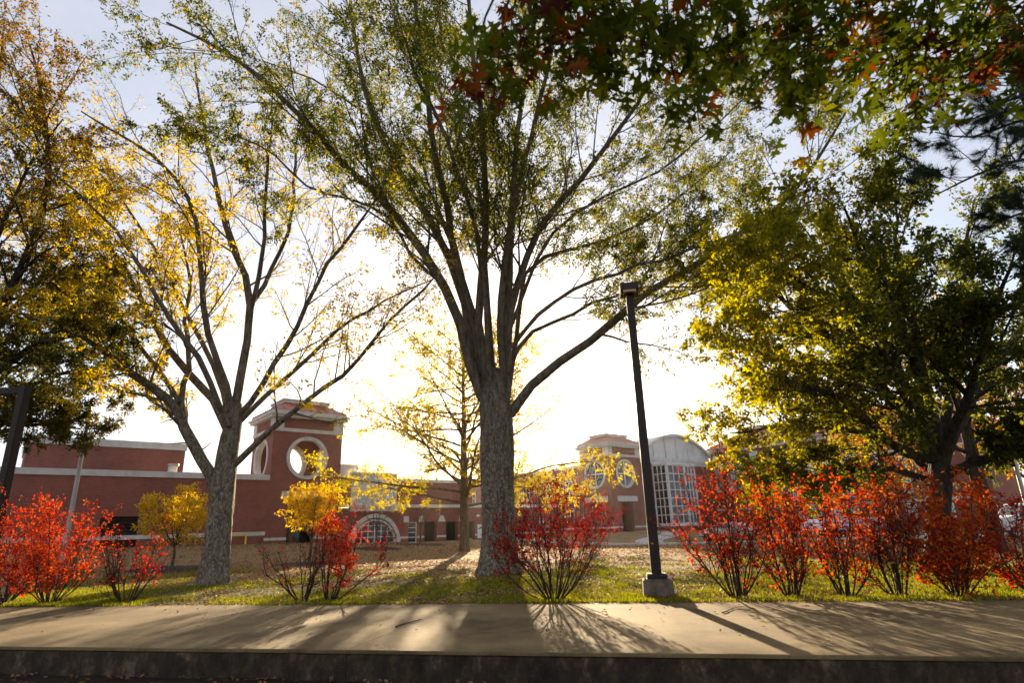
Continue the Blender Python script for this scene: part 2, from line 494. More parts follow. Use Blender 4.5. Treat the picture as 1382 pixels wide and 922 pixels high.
def grow(P, R, K, t=(0.25, 1.0), ln=(0.35, 0.6), ang=(30, 60), n=6, rf=0.55, up=0.05, wig=0.12, lmin=0.15, lmax=9, fade=0.5, rend=0.3, rmin=0.003, bias=None):
    """K children on each of the M parent branches -> P2 (M*K,n,3), R2"""
    Mn, m, _ = P.shape
    if Mn == 0: return np.zeros((0, n, 3)), np.zeros((0, n))
    L = np.linalg.norm(np.diff(P, axis=1), axis=2).sum(1)
    tt = t[0] + (t[1] - t[0]) * (np.arange(K)[None, :] + rng.random((Mn, K))) / K
    x = np.clip(tt * (m - 1), 0, m - 1.001); i = x.astype(int); f = (x - i)[..., None]
    idx = np.arange(Mn)[:, None]
    base = P[idx, i] * (1 - f) + P[idx, i + 1] * f
    tan = nrm(P[idx, i + 1] - P[idx, i])
    r = R[idx, i] * (1 - f[..., 0]) + R[idx, i + 1] * f[..., 0]
    a = np.radians(ang[0] + (ang[1] - ang[0]) * rng.random((Mn, K)))[..., None]
    q = rng.normal(size=(Mn, K, 3)); q = nrm(q - (q * tan).sum(-1, keepdims=True) * tan)
    d = nrm(np.cos(a) * tan + np.sin(a) * q)
    if bias is not None: d = nrm(d + np.asarray(bias))
    ln_ = np.clip(L[:, None] * (ln[0] + (ln[1] - ln[0]) * rng.random((Mn, K))) * (1 - fade * tt), lmin, lmax)
    base = base.reshape(-1, 3); d = d.reshape(-1, 3); ln_ = ln_.reshape(-1); r = r.reshape(-1)
    out = [base]; p = base
    for s in range(n - 1):
        d = nrm(d + wig * rng.normal(size=d.shape) + np.array([0, 0, up]))
        p = p + d * (ln_ / (n - 1))[:, None]
        out.append(p)
    P2 = np.stack(out, 1)
    r0 = np.maximum(r * rf, rmin)
    R2 = r0[:, None] * np.linspace(1, rend, n)[None, :]
    return P2, np.maximum(R2, rmin * 0.6)

def leaves(P, per, size, spread=0.06, t=(0.1, 1.0), aspect=0.5, droop=0.35, tint=(0.5, 0.25), keep=None):
    """per leaves along every twig: folded four-sided blades -> V, F, tint"""
    Mn, m, _ = P.shape
    tt = t[0] + (t[1] - t[0]) * rng.random((Mn, per))
    x = np.clip(tt * (m - 1), 0, m - 1.001); i = x.astype(int); f = (x - i)[..., None]
    idx = np.arange(Mn)[:, None]
    b = (P[idx, i] * (1 - f) + P[idx, i + 1] * f).reshape(-1, 3)
    tan = nrm(P[idx, i + 1] - P[idx, i]).reshape(-1, 3)
    tw = rng.normal(0, 0.5, (Mn, 1)).repeat(per, 1).reshape(-1)
    if keep is not None:
        k = keep(b); b, tan, tw = b[k], tan[k], tw[k]
    n = len(b)
    d = nrm(tan * 0.5 + rng.normal(size=(n, 3)) * 0.8 - np.array([0, 0, droop]))
    side = nrm(np.cross(d, rng.normal(size=(n, 3))))
    nn = np.cross(d, side)
    s = size * (0.65 + 0.7 * rng.random(n))[:, None]
    b = b + rng.normal(size=(n, 3)) * spread
    w = s * aspect * 0.5
    v0 = b; v2 = b + d * s - nn * s * 0.12
    v1 = b + d * s * 0.48 + side * w + nn * s * 0.08
    v3 = b + d * s * 0.48 - side * w + nn * s * 0.08
    V = np.stack([v0, v1, v2, v3], 1).reshape(-1, 3)
    k = (np.arange(n) * 4)[:, None]
    F = np.concatenate([k + np.array([[0, 1, 2]]), k + np.array([[0, 2, 3]])])
    c = np.clip(tint[0] + tint[1] * (rng.normal(size=n) * 0.8 + tw), 0, 1).repeat(4)
    return V, F, c

def limb_from_pixels(pts, Y0, n=14, wob=0.03):
    P = np.array([at(x, y, Y0 + dy) for x, y, dy in pts])
    Q = resample(P, n)
    Q[1:-1] += rng.normal(size=(n - 2, 3)) * wob
    return Q

def trunk_mesh(name, pts, radii, mat, parent, k=28, rings=26, flare=0.35, lobes=6, rough=0.05):
    """tapered trunk with root flare and furrowed, uneven surface"""
    P = resample(pts, rings)
    s = np.linspace(0, 1, rings)
    Rr = np.interp(s, np.linspace(0, 1, len(radii)), radii)
    T = nrm(np.gradient(P, axis=0))
    A = nrm(np.cross(T, np.array([0, 1, 0.05]))); B = np.cross(T, A)
    ph = rng.random(8) * 6.28
    V = []
    for i in range(rings):
        hgt = P[i, 2] - P[0, 2]
        for j in range(k):
            a = 2 * math.pi * j / k
            fl = flare * math.exp(-hgt / 0.45) * (1 + 0.55 * math.sin(lobes * a + ph[0]) + 0.25 * math.sin((lobes - 2) * a + ph[1]))
            lob = 0.06 * math.sin(3 * a + ph[2] + hgt * 0.5) + 0.035 * math.sin(7 * a + ph[3] - hgt * 0.8)
            r = Rr[i] * (1 + fl + lob + rough * (rng.random() - 0.5))
            V.append(P[i] + r * (A[i] * math.cos(a) + B[i] * math.sin(a)))
    F = [[i * k + j, i * k + (j + 1) % k, (i + 1) * k + (j + 1) % k, (i + 1) * k + j] for i in range(rings - 1) for j in range(k)]
    return link(name, mesh_np(name, V, F), mat, parent)

def local(o_list, root):
    """meshes were made in world metres: move them into the frame of the thing they belong to"""
    for o in o_list:
        o.data.transform(Matrix.Translation(-Vector(root.location)))

# ------------------------------------------------------------------ the place: axes
BA = rad(40)                                        # the facades run away to the right
BU = np.array([math.cos(BA), math.sin(BA)]); BV = np.array([math.sin(BA), -math.cos(BA)])
BO = np.array([-15.896, 55.0])
SA = rad(-12.7)                                     # the raised walk
SU = np.array([math.cos(SA), math.sin(SA)]); SV = np.array([-math.sin(SA), math.cos(SA)])
SO = np.array([-0.12, 7.98])
SW = 4.9

def vnoise(x, y, seed=0):
    r = np.random.default_rng(100 + seed)
    out = 0
    for k in range(7):
        a = r.random() * 6.28; w = 0.35 * 1.6 ** k
        out = out + np.sin(w * (x * np.cos(a) + y * np.sin(a)) + r.random() * 6.28 + 1.5 * np.sin(0.4 * w * (y * np.cos(a) - x * np.sin(a)) + r.random() * 6.28)) / (1.25 ** k)
    return out / 3.0

def ground_z(x, y):
    x = np.asarray(x, float); y = np.asarray(y, float)
    s = (x - BO[0]) * BU[0] + (y - BO[1]) * BU[1]
    n = (x - BO[0]) * BV[0] + (y - BO[1]) * BV[1]
    zf = np.interp(s, [-40, -19, -5, 6, 20, 36, 60], [1.2, 1.15, 0.98, 0.6, 0.6, 0.78, 0.6])
    h = np.clip(1 - n / 20.0, 0, 1); h = h * h * (3 - 2 * h)
    return zf * h - 0.03 + 0.015 * vnoise(x * 1.5, y * 1.5, 3)

# ------------------------------------------------------------------ ground sheet
def make_ground():
    s = np.unique(np.concatenate([np.linspace(-1600, -60, 12), np.linspace(-60, -30, 16), np.arange(-30, 30.1, 0.5), np.linspace(30, 60, 16), np.linspace(60, 1600, 12)]))
    t = np.unique(np.concatenate([np.linspace(-900, -30, 8), np.linspace(-30, -6, 10), np.arange(-6, 0.21, 0.35), [0.22, 0.6], np.arange(4.2, 30, 0.4), np.arange(30, 90, 1.5), np.linspace(92, 2400, 14)]))
    S, T = np.meshgrid(s, t)
    X = SO[0] + S * SU[0] + T * SV[0]; Y = SO[1] + S * SU[1] + T * SV[1]
    Z = ground_z(X, Y)
    low = T < 0.4
    Z = np.where(low, -0.36 + 0.02 * vnoise(X * 3, Y * 3, 5), Z)
    V = np.stack([X, Y, Z], -1).reshape(-1, 3)
    a, b = len(t), len(s)
    i, j = np.meshgrid(np.arange(a - 1), np.arange(b - 1), indexing='ij')
    q = (i * b + j).reshape(-1, 1)
    F = np.concatenate([q, q + 1, q + b + 1, q + b], 1)
    m, nt, bs = new_mat('lawn_and_earth')
    geo = N(nt, "ShaderNodeNewGeometry")
    sep = N(nt, "ShaderNodeSeparateXYZ"); nt.links.new(geo.outputs['Position'], sep.inputs[0])
    n1 = N(nt, "ShaderNodeTexNoise", Scale=0.42, Detail=9, Roughness=0.68); nt.links.new(geo.outputs['Position'], n1.inputs['Vector'])
    n2 = N(nt, "ShaderNodeTexNoise", Scale=9.0, Detail=9, Roughness=0.75); nt.links.new(geo.outputs['Position'], n2.inputs['Vector'])
    # green strip by the walk, thatch and leaf litter beyond
    mp = N(nt, "ShaderNodeMapRange"); nt.links.new(sep.outputs['Y'], mp.inputs['Value'])
    mp.inputs['From Min'].default_value = 15.0; mp.inputs['From Max'].default_value = 27.0
    mp.inputs['To Min'].default_value = 0.22; mp.inputs['To Max'].default_value = -0.10
    ad = N(nt, "ShaderNodeMath", operation='ADD'); nt.links.new(n1.outputs['Fac'], ad.inputs[0]); nt.links.new(mp.outputs['Result'], ad.inputs[1])
    fac = ramp(nt, ad.outputs[0], [(0.46, (0, 0, 0)), (0.62, (1, 1, 1))])
    gr = ramp(nt, n2.outputs['Fac'], [(0.32, (0.035, 0.045, 0.01)), (0.5, (0.085, 0.10, 0.014)), (0.68, (0.17, 0.16, 0.03))])
    th = ramp(nt, n2.outputs['Fac'], [(0.30, (0.11, 0.065, 0.032)), (0.5, (0.26, 0.165, 0.08)), (0.70, (0.42, 0.29, 0.16))])
    mx = N(nt, "ShaderNodeMixRGB"); nt.links.new(fac.outputs['Color'], mx.inputs['Fac'])
    nt.links.new(th.outputs['Color'], mx.inputs['Color1']); nt.links.new(gr.outputs['Color'], mx.inputs['Color2'])
    dirt = ramp(nt, n2.outputs['Fac'], [(0.3, (0.012, 0.009, 0.007)), (0.6, (0.045, 0.03, 0.022)), (0.75, (0.10, 0.06, 0.04))])
    lz = N(nt, "ShaderNodeMath", operation='LESS_THAN'); nt.links.new(sep.outputs['Z'], lz.inputs[0]); lz.inputs[1].default_value = -0.2
    mx2 = N(nt, "ShaderNodeMixRGB"); nt.links.new(lz.outputs[0], mx2.inputs['Fac'])
    nt.links.new(mx.outputs['Color'], mx2.inputs['Color1']); nt.links.new(dirt.outputs['Color'], mx2.inputs['Color2'])
    nt.links.new(mx2.outputs['Color'], bs.inputs['Base Color'])
    bs.inputs['Roughness'].default_value = 0.95; bs.inputs['Specular IOR Level'].default_value = 0.1
    n3 = N(nt, "ShaderNodeTexNoise", Scale=26.0, Detail=6, Roughness=0.8); nt.links.new(geo.outputs['Position'], n3.inputs['Vector'])
    bp = N(nt, "ShaderNodeBump", Strength=0.8, Distance=0.05); nt.links.new(n3.outputs['Fac'], bp.inputs['Height'])
    nt.links.new(bp.outputs['Normal'], bs.inputs['Normal'])
    o = link('ground', mesh_np('ground', V, F), m)
    tag(o, kind='structure')
make_ground()

# ------------------------------------------------------------------ raised concrete walk and its front wall
def walk_mat():
    m, nt, b = new_mat('walk_concrete')
    geo = N(nt, "ShaderNodeNewGeometry")
    n1 = N(nt, "ShaderNodeTexNoise", Scale=0.55, Detail=10, Roughness=0.66); nt.links.new(geo.outputs['Position'], n1.inputs['Vector'])
    n2 = N(nt, "ShaderNodeTexNoise", Scale=24.0, Detail=8, Roughness=0.8); nt.links.new(geo.outputs['Position'], n2.inputs['Vector'])
    r1 = ramp(nt, n1.outputs['Fac'], [(0.32, (0.062, 0.040, 0.018)), (0.47, (0.145, 0.099, 0.044)), (0.66, (0.225, 0.158, 0.074))])
    r2 = ramp(nt, n2.outputs['Fac'], [(0.30, (0.62, 0.60, 0.58)), (0.52, (1.0, 1.0, 1.0)), (0.75, (1.12, 1.10, 1.06))])
    mu = N(nt, "ShaderNodeMixRGB", blend_type='MULTIPLY', Fac=1.0)
    nt.links.new(r1.outputs['Color'], mu.inputs['Color1']); nt.links.new(r2.outputs['Color'], mu.inputs['Color2'])
    v = N(nt, "ShaderNodeTexVoronoi", Scale=2.3); nt.links.new(geo.outputs['Position'], v.inputs['Vector'])
    rv = ramp(nt, v.outputs['Distance'], [(0.03, (0.45, 0.42, 0.40)), (0.07, (1, 1, 1))])
    mu2 = N(nt, "ShaderNodeMixRGB", blend_type='MULTIPLY', Fac=0.8)
    nt.links.new(mu.outputs['Color'], mu2.inputs['Color1']); nt.links.new(rv.outputs['Color'], mu2.inputs['Color2'])
    nt.links.new(mu2.outputs['Color'], b.inputs['Base Color'])
    b.inputs['Roughness'].default_value = 0.88; b.inputs['Specular IOR Level'].default_value = 0.2
    bp = N(nt, "ShaderNodeBump", Strength=0.35, Distance=0.012)
    nt.links.new(n2.outputs['Fac'], bp.inputs['Height']); nt.links.new(bp.outputs['Normal'], b.inputs['Normal'])
    return m
def wall_mat():
    m, nt, b = new_mat('weathered_concrete')
    geo = N(nt, "ShaderNodeNewGeometry")
    mp = N(nt, "ShaderNodeMapping"); mp.inputs['Scale'].default_value = (1, 1, 0.6); nt.links.new(geo.outputs['Position'], mp.inputs['Vector'])
    n1 = N(nt, "ShaderNodeTexNoise", Scale=4.5, Detail=9, Roughness=0.7); nt.links.new(mp.outputs['Vector'], n1.inputs['Vector'])
    n2 = N(nt, "ShaderNodeTexNoise", Scale=13.0, Detail=8, Roughness=0.75); nt.links.new(geo.outputs['Position'], n2.inputs['Vector'])
    r1 = ramp(nt, n1.outputs['Fac'], [(0.34, (0.012, 0.007, 0.003)), (0.48, (0.04, 0.024, 0.011)), (0.58, (0.08, 0.050, 0.025)), (0.70, (0.22, 0.165, 0.10))])
    r2 = ramp(nt, n2.outputs['Fac'], [(0.35, (0.45, 0.45, 0.42)), (0.6, (1.05, 1.0, 0.98)), (0.72, (1.7, 1.65, 1.6))])
    mu = N(nt, "ShaderNodeMixRGB", blend_type='MULTIPLY', Fac=1.0)
    nt.links.new(r1.outputs['Color'], mu.inputs['Color1']); nt.links.new(r2.outputs['Color'], mu.inputs['Color2'])
    mp4 = N(nt, "ShaderNodeMapping"); mp4.inputs['Scale'].default_value = (0.9, 0.9, 26.0); nt.links.new(geo.outputs['Position'], mp4.inputs['Vector'])
    n4 = N(nt, "ShaderNodeTexNoise", Scale=1.6, Detail=6, Roughness=0.7); nt.links.new(mp4.outputs['Vector'], n4.inputs['Vector'])
    r4 = ramp(nt, n4.outputs['Fac'], [(0.66, (0, 0, 0)), (0.72, (0.55, 0.55, 0.55))])
    mx4 = N(nt, "ShaderNodeMixRGB"); mx4.inputs['Color2'].default_value = (0.26, 0.21, 0.14, 1)
    nt.links.new(r4.outputs['Color'], mx4.inputs['Fac']); nt.links.new(mu.outputs['Color'], mx4.inputs['Color1'])
    nt.links.new(mx4.outputs['Color'], b.inputs['Base Color'])
    b.inputs['Roughness'].default_value = 0.9
    bp = N(nt, "ShaderNodeBump", Strength=0.7, Distance=0.03)
    nt.links.new(n2.outputs['Fac'], bp.inputs['Height']); nt.links.new(bp.outputs['Normal'], b.inputs['Normal'])
    return m
M['walk'] = walk_mat(); M['wall'] = wall_mat()
def sheet_box(s0, s1, t0, t1, z0, z1, ns, jit=0.0):
    """long slab in walk coordinates, slightly uneven along its front edge"""
    ss = np.linspace(s0, s1, ns)
    prof = [(t0, z0), (t1, z0), (t1, z1), (t0 + 0.03, z1), (t0 + 0.008, z1 - 0.008), (t0, z1 - 0.03)]
    V = []
    for i, s in enumerate(ss):
        e = jit * float(vnoise(np.array(s * 9.0), np.array(2.0), 11)) if 0 < i < ns - 1 else 0
        for j, (t, z) in enumerate(prof):
            tt = t + (e if j in (0, 3, 4, 5) else 0); zz = z + (e * 0.5 if j in (3, 4) else 0)
            V.append((SO[0] + s * SU[0] + tt * SV[0], SO[1] + s * SU[1] + tt * SV[1], zz))
    k = len(prof)
    F = [(i * k + j, i * k + (j + 1) % k, (i + 1) * k + (j + 1) % k, (i + 1) * k + j) for i in range(ns - 1) for j in range(k)]
    F += [tuple(range(k))[::-1], tuple(range((ns - 1) * k, ns * k))]
    return V, F
walk = tag(bpy.data.objects.new('concrete_walk', None), kind='structure'); C.objects.link(walk)
fw = thing('retaining_wall', 'low dark weathered concrete wall along the front edge of the raised walk', 'wall')
jn = -2.18
for k in range(-3, 4):
    a, b = jn + 9.0 * k + 0.004, jn + 9.0 * (k + 1) - 0.004
    mb = MB(); mb.add(*sheet_box(a, b, 0.0, SW, -0.04, 0.0, 60, 0.007)); mb.build('slab', M['walk'], walk)
    mb = MB(); mb.add(*sheet_box(a, b, 0.012, 0.34, -0.85, -0.043, 60, 0.009)); mb.build('wall_section', M['wall'], fw)

# ------------------------------------------------------------------ drive, kerb, path
def drape(name, line, width, mat, dz, shift=0.0, n=60):
    Q = resample(np.array([(x, y, 0) for x, y in line]), n)
    T = nrm(np.gradient(Q, axis=0)); Nn = np.stack([-T[:, 1], T[:, 0], T[:, 2]], 1)
    rows = []
    for w in np.linspace(0, 1, 5):
        p = Q + Nn * (shift + width * w)
        p[:, 2] = ground_z(p[:, 0], p[:, 1]) + 0.03 + dz
        rows.append(p)
    V = np.stack(rows, 1).reshape(-1, 3)
    F = [(i * 5 + j, (i + 1) * 5 + j, (i + 1) * 5 + j + 1, i * 5 + j + 1) for i in range(n - 1) for j in range(4)]
    o = link(name, mesh_np(name, V, F), mat)
    return tag(o, kind='structure')
drive = [(-30, 84), (-6, 68), (0, 60), (6, 51.5), (12, 47), (20, 45.5), (40, 43), (90, 38)]
drape('driveway', [(13, 46.8), (20, 45.5), (40, 43), (90, 38)], 9.0, M['asphalt'], 0.012, 1.1)
def kerb(line):
    Q = resample(np.array([(x, y, 0) for x, y in line]), 80)
    T = nrm(np.gradient(Q, axis=0)); Nn = np.stack([-T[:, 1], T[:, 0], T[:, 2]], 1)
    V = []
    for i in range(len(Q)):
        for off, dz in ((0.0, -0.1), (0.0, 0.14), (1.05, 0.15), (1.09, 0.12), (1.09, -0.1)):
            p = Q[i] + Nn[i] * off
            V.append((p[0], p[1], float(ground_z(p[0], p[1])) + dz))
    F = [(i * 5 + j, (i + 1) * 5 + j, (i + 1) * 5 + j + 1, i * 5 + j + 1) for i in range(len(Q) - 1) for j in range(4)]
    return tag(link('pavement', mesh_np('pavement', V, F, smooth=False), M['kerb']), kind='structure')
kerb(drive)
def BW(s, n, z=0.0):
    p = BO + s * BU + n * BV
    return np.array([p[0], p[1], z])
a = BW(39.4, 0.6); c = BW(39.4, 12)
drape('path', [(a[0], a[1]), (17.2, 71.0), (12.6, 60.0), (11.2, 54.0), (11.0, 50.2)], 2.4, M['path'], 0.03, -1.2)

# ------------------------------------------------------------------ buildings (local x along the facade, y into the building, z height)
def facade_thing(name, label, cat, s, n=0.0):
    p = BW(s, n)
    return thing(name, label, cat, (p[0], p[1], 0), BA)

def wall_openings(mb, x0, x1, y0, y1, z0, z1, ops):
    """wall with rectangular openings (xa, xb, za, zb), sorted, not overlapping in x"""
    x = x0
    for xa, xb, za, zb in sorted(ops):
        if xa > x: mb.box(x, xa, y0, y1, z0, z1)
        if za > z0: mb.box(xa, xb, y0, y1, z0, za)
        if zb < z1: mb.box(xa, xb, y0, y1, zb, z1)
        x = xb
    if x < x1: mb.box(x, x1, y0, y1, z0, z1)

def grid_window(parent, x0, x1, z0, z1, y, cols, rows, pane_mat, frame=0.06, bar=0.05, fm='white_metal', depth=0.1, name='window', axis='Y'):
    """frame with glazing bars, each pane a mesh of its own"""
    def bx(mb, a0, a1, d0, d1, b0, b1):
        mb.box(a0, a1, d0, d1, b0, b1) if axis == 'Y' else mb.box(d0, d1, a0, a1, b0, b1)
    mb = MB()
    bx(mb, x0, x0 + frame, y - depth, y, z0, z1); bx(mb, x1 - frame, x1, y - depth, y, z0, z1)
    bx(mb, x0 + frame, x1 - frame, y - depth, y, z0, z0 + frame); bx(mb, x0 + frame, x1 - frame, y - depth, y, z1 - frame, z1)
    xs = np.linspace(x0 + frame, x1 - frame, cols + 1); zs = np.linspace(z0 + frame, z1 - frame, rows + 1)
    for xx in xs[1:-1]: bx(mb, xx - bar / 2, xx + bar / 2, y - depth * 0.8, y, z0 + frame, z1 - frame)
    for zz in zs[1:-1]: bx(mb, x0 + frame, x1 - frame, y - depth * 0.65, y, zz - bar / 2, zz + bar / 2)
    w = mb.build(name, M[fm], parent)
    for i in range(cols):
        for j in range(rows):
            p = MB(); bx(p, xs[i] + bar / 2 - 0.004, xs[i + 1] - bar / 2 + 0.004, y - 0.035, y - 0.012, zs[j] + bar / 2 - 0.004, zs[j + 1] - bar / 2 + 0.004)
            p.build('pane', M[pane_mat], w)
    return w

def round_window(parent, c, r, d, axis, pane_mat, sgn):
    """stone ring, cross bars, four quarter panes; sgn = outward direction along the axis"""
    rg = MB().ring(c, r - 0.02, r + 0.26, d + sgn * 0.07, d - sgn * 0.45, axis, 48).build('round_surround', M['stone'], parent)
    cr = MB()
    for q in (0, 1):
        A = (c[0] - 0.06, c[0] + 0.06, c[1] - r, c[1] + r) if q == 0 else (c[0] - r, c[0] + r, c[1] - 0.06, c[1] + 0.06)
        d0, d1 = sorted((d - sgn * (0.12 + 0.01 * q), d - sgn * 0.2))
        cr.box(A[0], A[1], d0, d1, A[2], A[3]) if axis == 'Y' else cr.box(d0, d1, A[0], A[1], A[2], A[3])
    w = cr.build('window', M['white_metal'], parent)
    for q in range(4):
        a0 = q * math.pi / 2
        pts = [(c[0], c[1])] + [(c[0] + r * math.cos(a0 + i * math.pi / 24), c[1] + r * math.sin(a0 + i * math.pi / 24)) for i in range(13)]
        p = MB(); p.prism(pts, d - sgn * 0.23, d - sgn * 0.25, axis); p.build('pane', M[pane_mat], w)

def tower(root, W, D, glazed):
    """square brick tower with a round opening on each side, x 0..W, y 0..D"""
    zc, r, h, hd = 8.02, 1.6, W / 2, D / 2
    t = 0.45
    b = MB()
    # door zone walls
    wall_openings(b, 0, W, 0, t, -0.2, 6.0, [(h - 1.35, h + 0.95, -0.2, 4.42)])
    b.box(0, t, t, D, -0.2, 6.0); b.box(W - t, W, t, D, -0.2, 6.0); b.box(t, W - t, D - t, D, -0.2, 6.0)
    b.round_hole(0, W, 6.0, 10.2, (h, zc), r, 0, t, 'Y', 40)
    b.round_hole(t, W - t, 6.0, 10.2, (h, zc), r, D - t, D, 'Y', 40)
    b.round_hole(t, D, 6.0, 10.2, (hd, zc), r, 0, t, 'X', 40)
    b.round_hole(t, D, 6.0, 10.2, (hd, zc), r, W - t, W, 'X', 40)
    b.box(0.12, W - 0.12, 0.12, D - 0.12, 10.5, 11.4)
    b.build('brick_wall', M['brick'], root)
    MB().box(t, W - t, t, D - t, 5.8, 5.98).build('floor_slab', M['path'], root)
    MB().box(t, W - t, t, D - t, 10.22, 10.4).build('ceiling_slab', M['path'], root)
    bd = MB().box(-0.06, W + 0.06, -0.06, D + 0.06, 10.2, 10.5)
    for sx in (0, 1):
        for sy in (0, 1):
            x = -0.05 if sx == 0 else W - 0.85; y = -0.05 if sy == 0 else D - 0.85
            bd.box(x, x + 0.9, y, y + 0.9, 10.5, 11.38)
    bd.build('stone_band', M['stone'], root)
    co = MB().box(-0.35, W + 0.35, -0.35, D + 0.35, 11.4, 11.62); co.frustum(h, hd, 11.62, 11.78, h + 0.5, hd + 0.5, h + 0.5, hd + 0.5)
    co.box(-0.25, W + 0.25, -0.25, D + 0.25, 11.78, 12.05)
    co.build('cornice', M['stone'], root)
    rf = MB().frustum(h, hd, 12.05, 12.95, h + 0.3, hd + 0.3, h - 1.15, hd - 1.15).build('hip_roof', M['red_roof'], root)
    sm = MB()
    for k in range(9):                                   # standing seams on the four slopes
        q = -1 + 2 * (k + 0.5) / 9
        for ax in range(4):
            c_, s_ = [(1, 0), (0, 1), (-1, 0), (0, -1)][ax]
            def P(u, v, z): return (h + c_ * v - s_ * u, hd + s_ * v + c_ * u, z)
            o0, o1 = (h + 0.3, h - 1.15) if ax % 2 == 0 else (hd + 0.3, hd - 1.15)
            p0, p1 = (hd + 0.3, hd - 1.15) if ax % 2 == 0 else (h + 0.3, h - 1.15)
            u0 = q * p0; vis = min(1.0, (p0 - abs(u0)) / (p0 - p1) if abs(u0) > p1 else 1.0)
            v1 = o0 + (o1 - o0) * vis; z1 = 12.05 + 0.9 * vis
            w = 0.03
            vs = [P(u0 - w, o0, 12.05), P(u0 + w, o0, 12.05), P(u0 + w, v1, z1), P(u0 - w, v1, z1)]
            vs += [(x, y, z + 0.07) for x, y, z in vs]
            sm.add(vs, [(0, 1, 2, 3), (4, 5, 6, 7), (0, 1, 5, 4), (1, 2, 6, 5), (2, 3, 7, 6), (3, 0, 4, 7)])
    tag(sm.build('seam', M['red_roof'], rf), kind='stuff')
    MB().box(1.0, W - 1.0, 1.0, D - 1.0, 12.96, 13.2).box(0.9, W - 0.9, 0.9, D - 0.9, 13.2, 13.3).build('roof_cap', M['stone'], root)
    MB().box(h - 2.0, h + 1.9, -0.07, -0.002, 4.5, 5.15).build('lintel', M['stone'], root)
    MB().box(-0.07, -0.002, hd - 1.95, hd + 1.95, 4.5, 5.15).build('lintel', M['stone'], root)
    for q in ((-0.05, h - 1.36, -0.05, -0.002), (h + 0.96, W + 0.0, -0.05, -0.002), (-0.05, -0.002, 0, D)): MB().box(*q, 1.2, 1.42).build('base_band', M['stone'], root)
    dk = MB().box(h - 1.34, h + 0.94, 1.6, 1.7, -0.2, 4.42).build('door', M['dark_wood'], root)
    for k in range(2): MB().box(h - 1.2 + k * 1.15, h - 0.2 + k * 1.15, 1.56, 1.6, 0.9, 2.9).build('door_glass', M['glass_dark'], dk)
    MB().box(h - 0.25, h - 0.2, 1.5, 1.56, 1.5, 1.9).build('handle', M['galv'], dk)
    if glazed:
        round_window(root, (h, zc), r, 0, 'Y', 'glass', -1)
        round_window(root, (hd, zc), r, 0, 'X', 'glass_dark', -1)  # same glass, darker: its dull reflection is put into the pane colour
        MB().box(t + 0.3, W - t - 0.3, t + 0.3, D - t - 0.3, 6.0, 10.1).build('room_shade_fill', M['dark'], root)
        dw = MB().box(-0.02, 0.0, hd - 1.0, hd + 1.0, 0.9, 4.3).build('window', M['bronze'], root)
        for k in range(2): MB().box(-0.04, -0.02, hd - 0.92 + k * 0.95, hd - 0.06 + k * 0.95, 1.0, 4.2).build('pane', M['glass_dark'], dw)
    else:
        for ax, d, sg in (('Y', 0, 1), ('X', 0, 1), ('Y', D, -1), ('X', W, -1)):
            MB().ring((h if ax == 'Y' else hd, zc), r - 0.05, r + 0.25, d - sg * 0.07, d + sg * 0.47, ax, 48).build('round_surround', M['stone'], root)

def downpipe(root, x, y, z1):
    d_ = MB().cyl((x, y), 0.06, -0.1, z1, 10).build('downpipe', M['bronze'], root)
    MB().box(x - 0.16, x + 0.16, y - 0.14, y + 0.14, z1, z1 + 0.3).build('hopper', M['bronze'], d_)

t1 = facade_thing('brick_tower', 'square brick tower with open round holes and a red hipped roof', 'tower', -6.2)
tower(t1, 6.2, 5.4, False)
downpipe(t1, 6.05, -0.12, 5.8)
t2 = facade_thing('brick_tower', 'brick corner tower with two glazed round windows beside the glass hall', 'tower', 36.25)
tower(t2, 6.4, 5.0, True)

# long brick wing left of the open tower
lw = facade_thing('brick_wing', 'long low brick wing with two grey stone copings, left of the open tower', 'building', -25.6)
L = 19.4
w = MB(); wall_openings(w, 0, L, 0, 0.4, 0.2, 6.02, [(8.0, 10.4, 0.9, 3.22)]); w.box(0, 0.4, 0.4, 16, 0.2, 6.02); w.box(0, L, 15.6, 16, 0.2, 6.02)
w.box(L - 0.4, L, 0.4, 15.6, 0.2, 6.02); w.build('brick_wall', M['brick'], lw)
MB().box(0.4, L - 0.4, 0.4, 15.6, 5.7, 5.9).build('roof', M['path'], lw)
MB().box(-0.08, L - 0.002, -0.08, 0.5, 6.02, 6.46).box(-0.08, 0.5, 0.5, 16.08, 6.02, 6.46).build('coping', M['stone'], lw)
MB().box(3.2, L - 5.6, 5.0, 15.4, 5.9, 8.75).build('upper_wall', M['brick'], lw)
MB().box(3.1, L - 5.5, 4.92, 15.5, 8.75, 9.3).build('upper_coping', M['stone'], lw)
MB().box(-0.03, L - 0.002, -0.04, -0.002, 1.62, 1.92).build('base_band', M['stone'], lw)
vp = MB().cyl((12.45, 2.0), 0.33, 5.9, 7.1, 18).build('vent_pipe', M['stone'], lw)
MB().cyl((12.45, 2.0), 0.42, 7.1, 7.28, 18).build('vent_cap', M['galv'], vp)
lv = MB().box(8.0, 10.4, 0.32, 0.38, 0.9, 3.22).build('louvre', M['dark'], lw)
for k in range(9): MB().prism([(0.12, 1.0 + k * 0.245), (0.3, 1.14 + k * 0.245), (0.3, 1.17 + k * 0.245), (0.12, 1.03 + k * 0.245)], 8.02, 10.38, 'X').build('slat', M['bronze'], lv)
MB().box(16.0, 16.25, -0.12, -0.002, 5.3, 5.5).build('wall_lamp', M['galv'], lw)

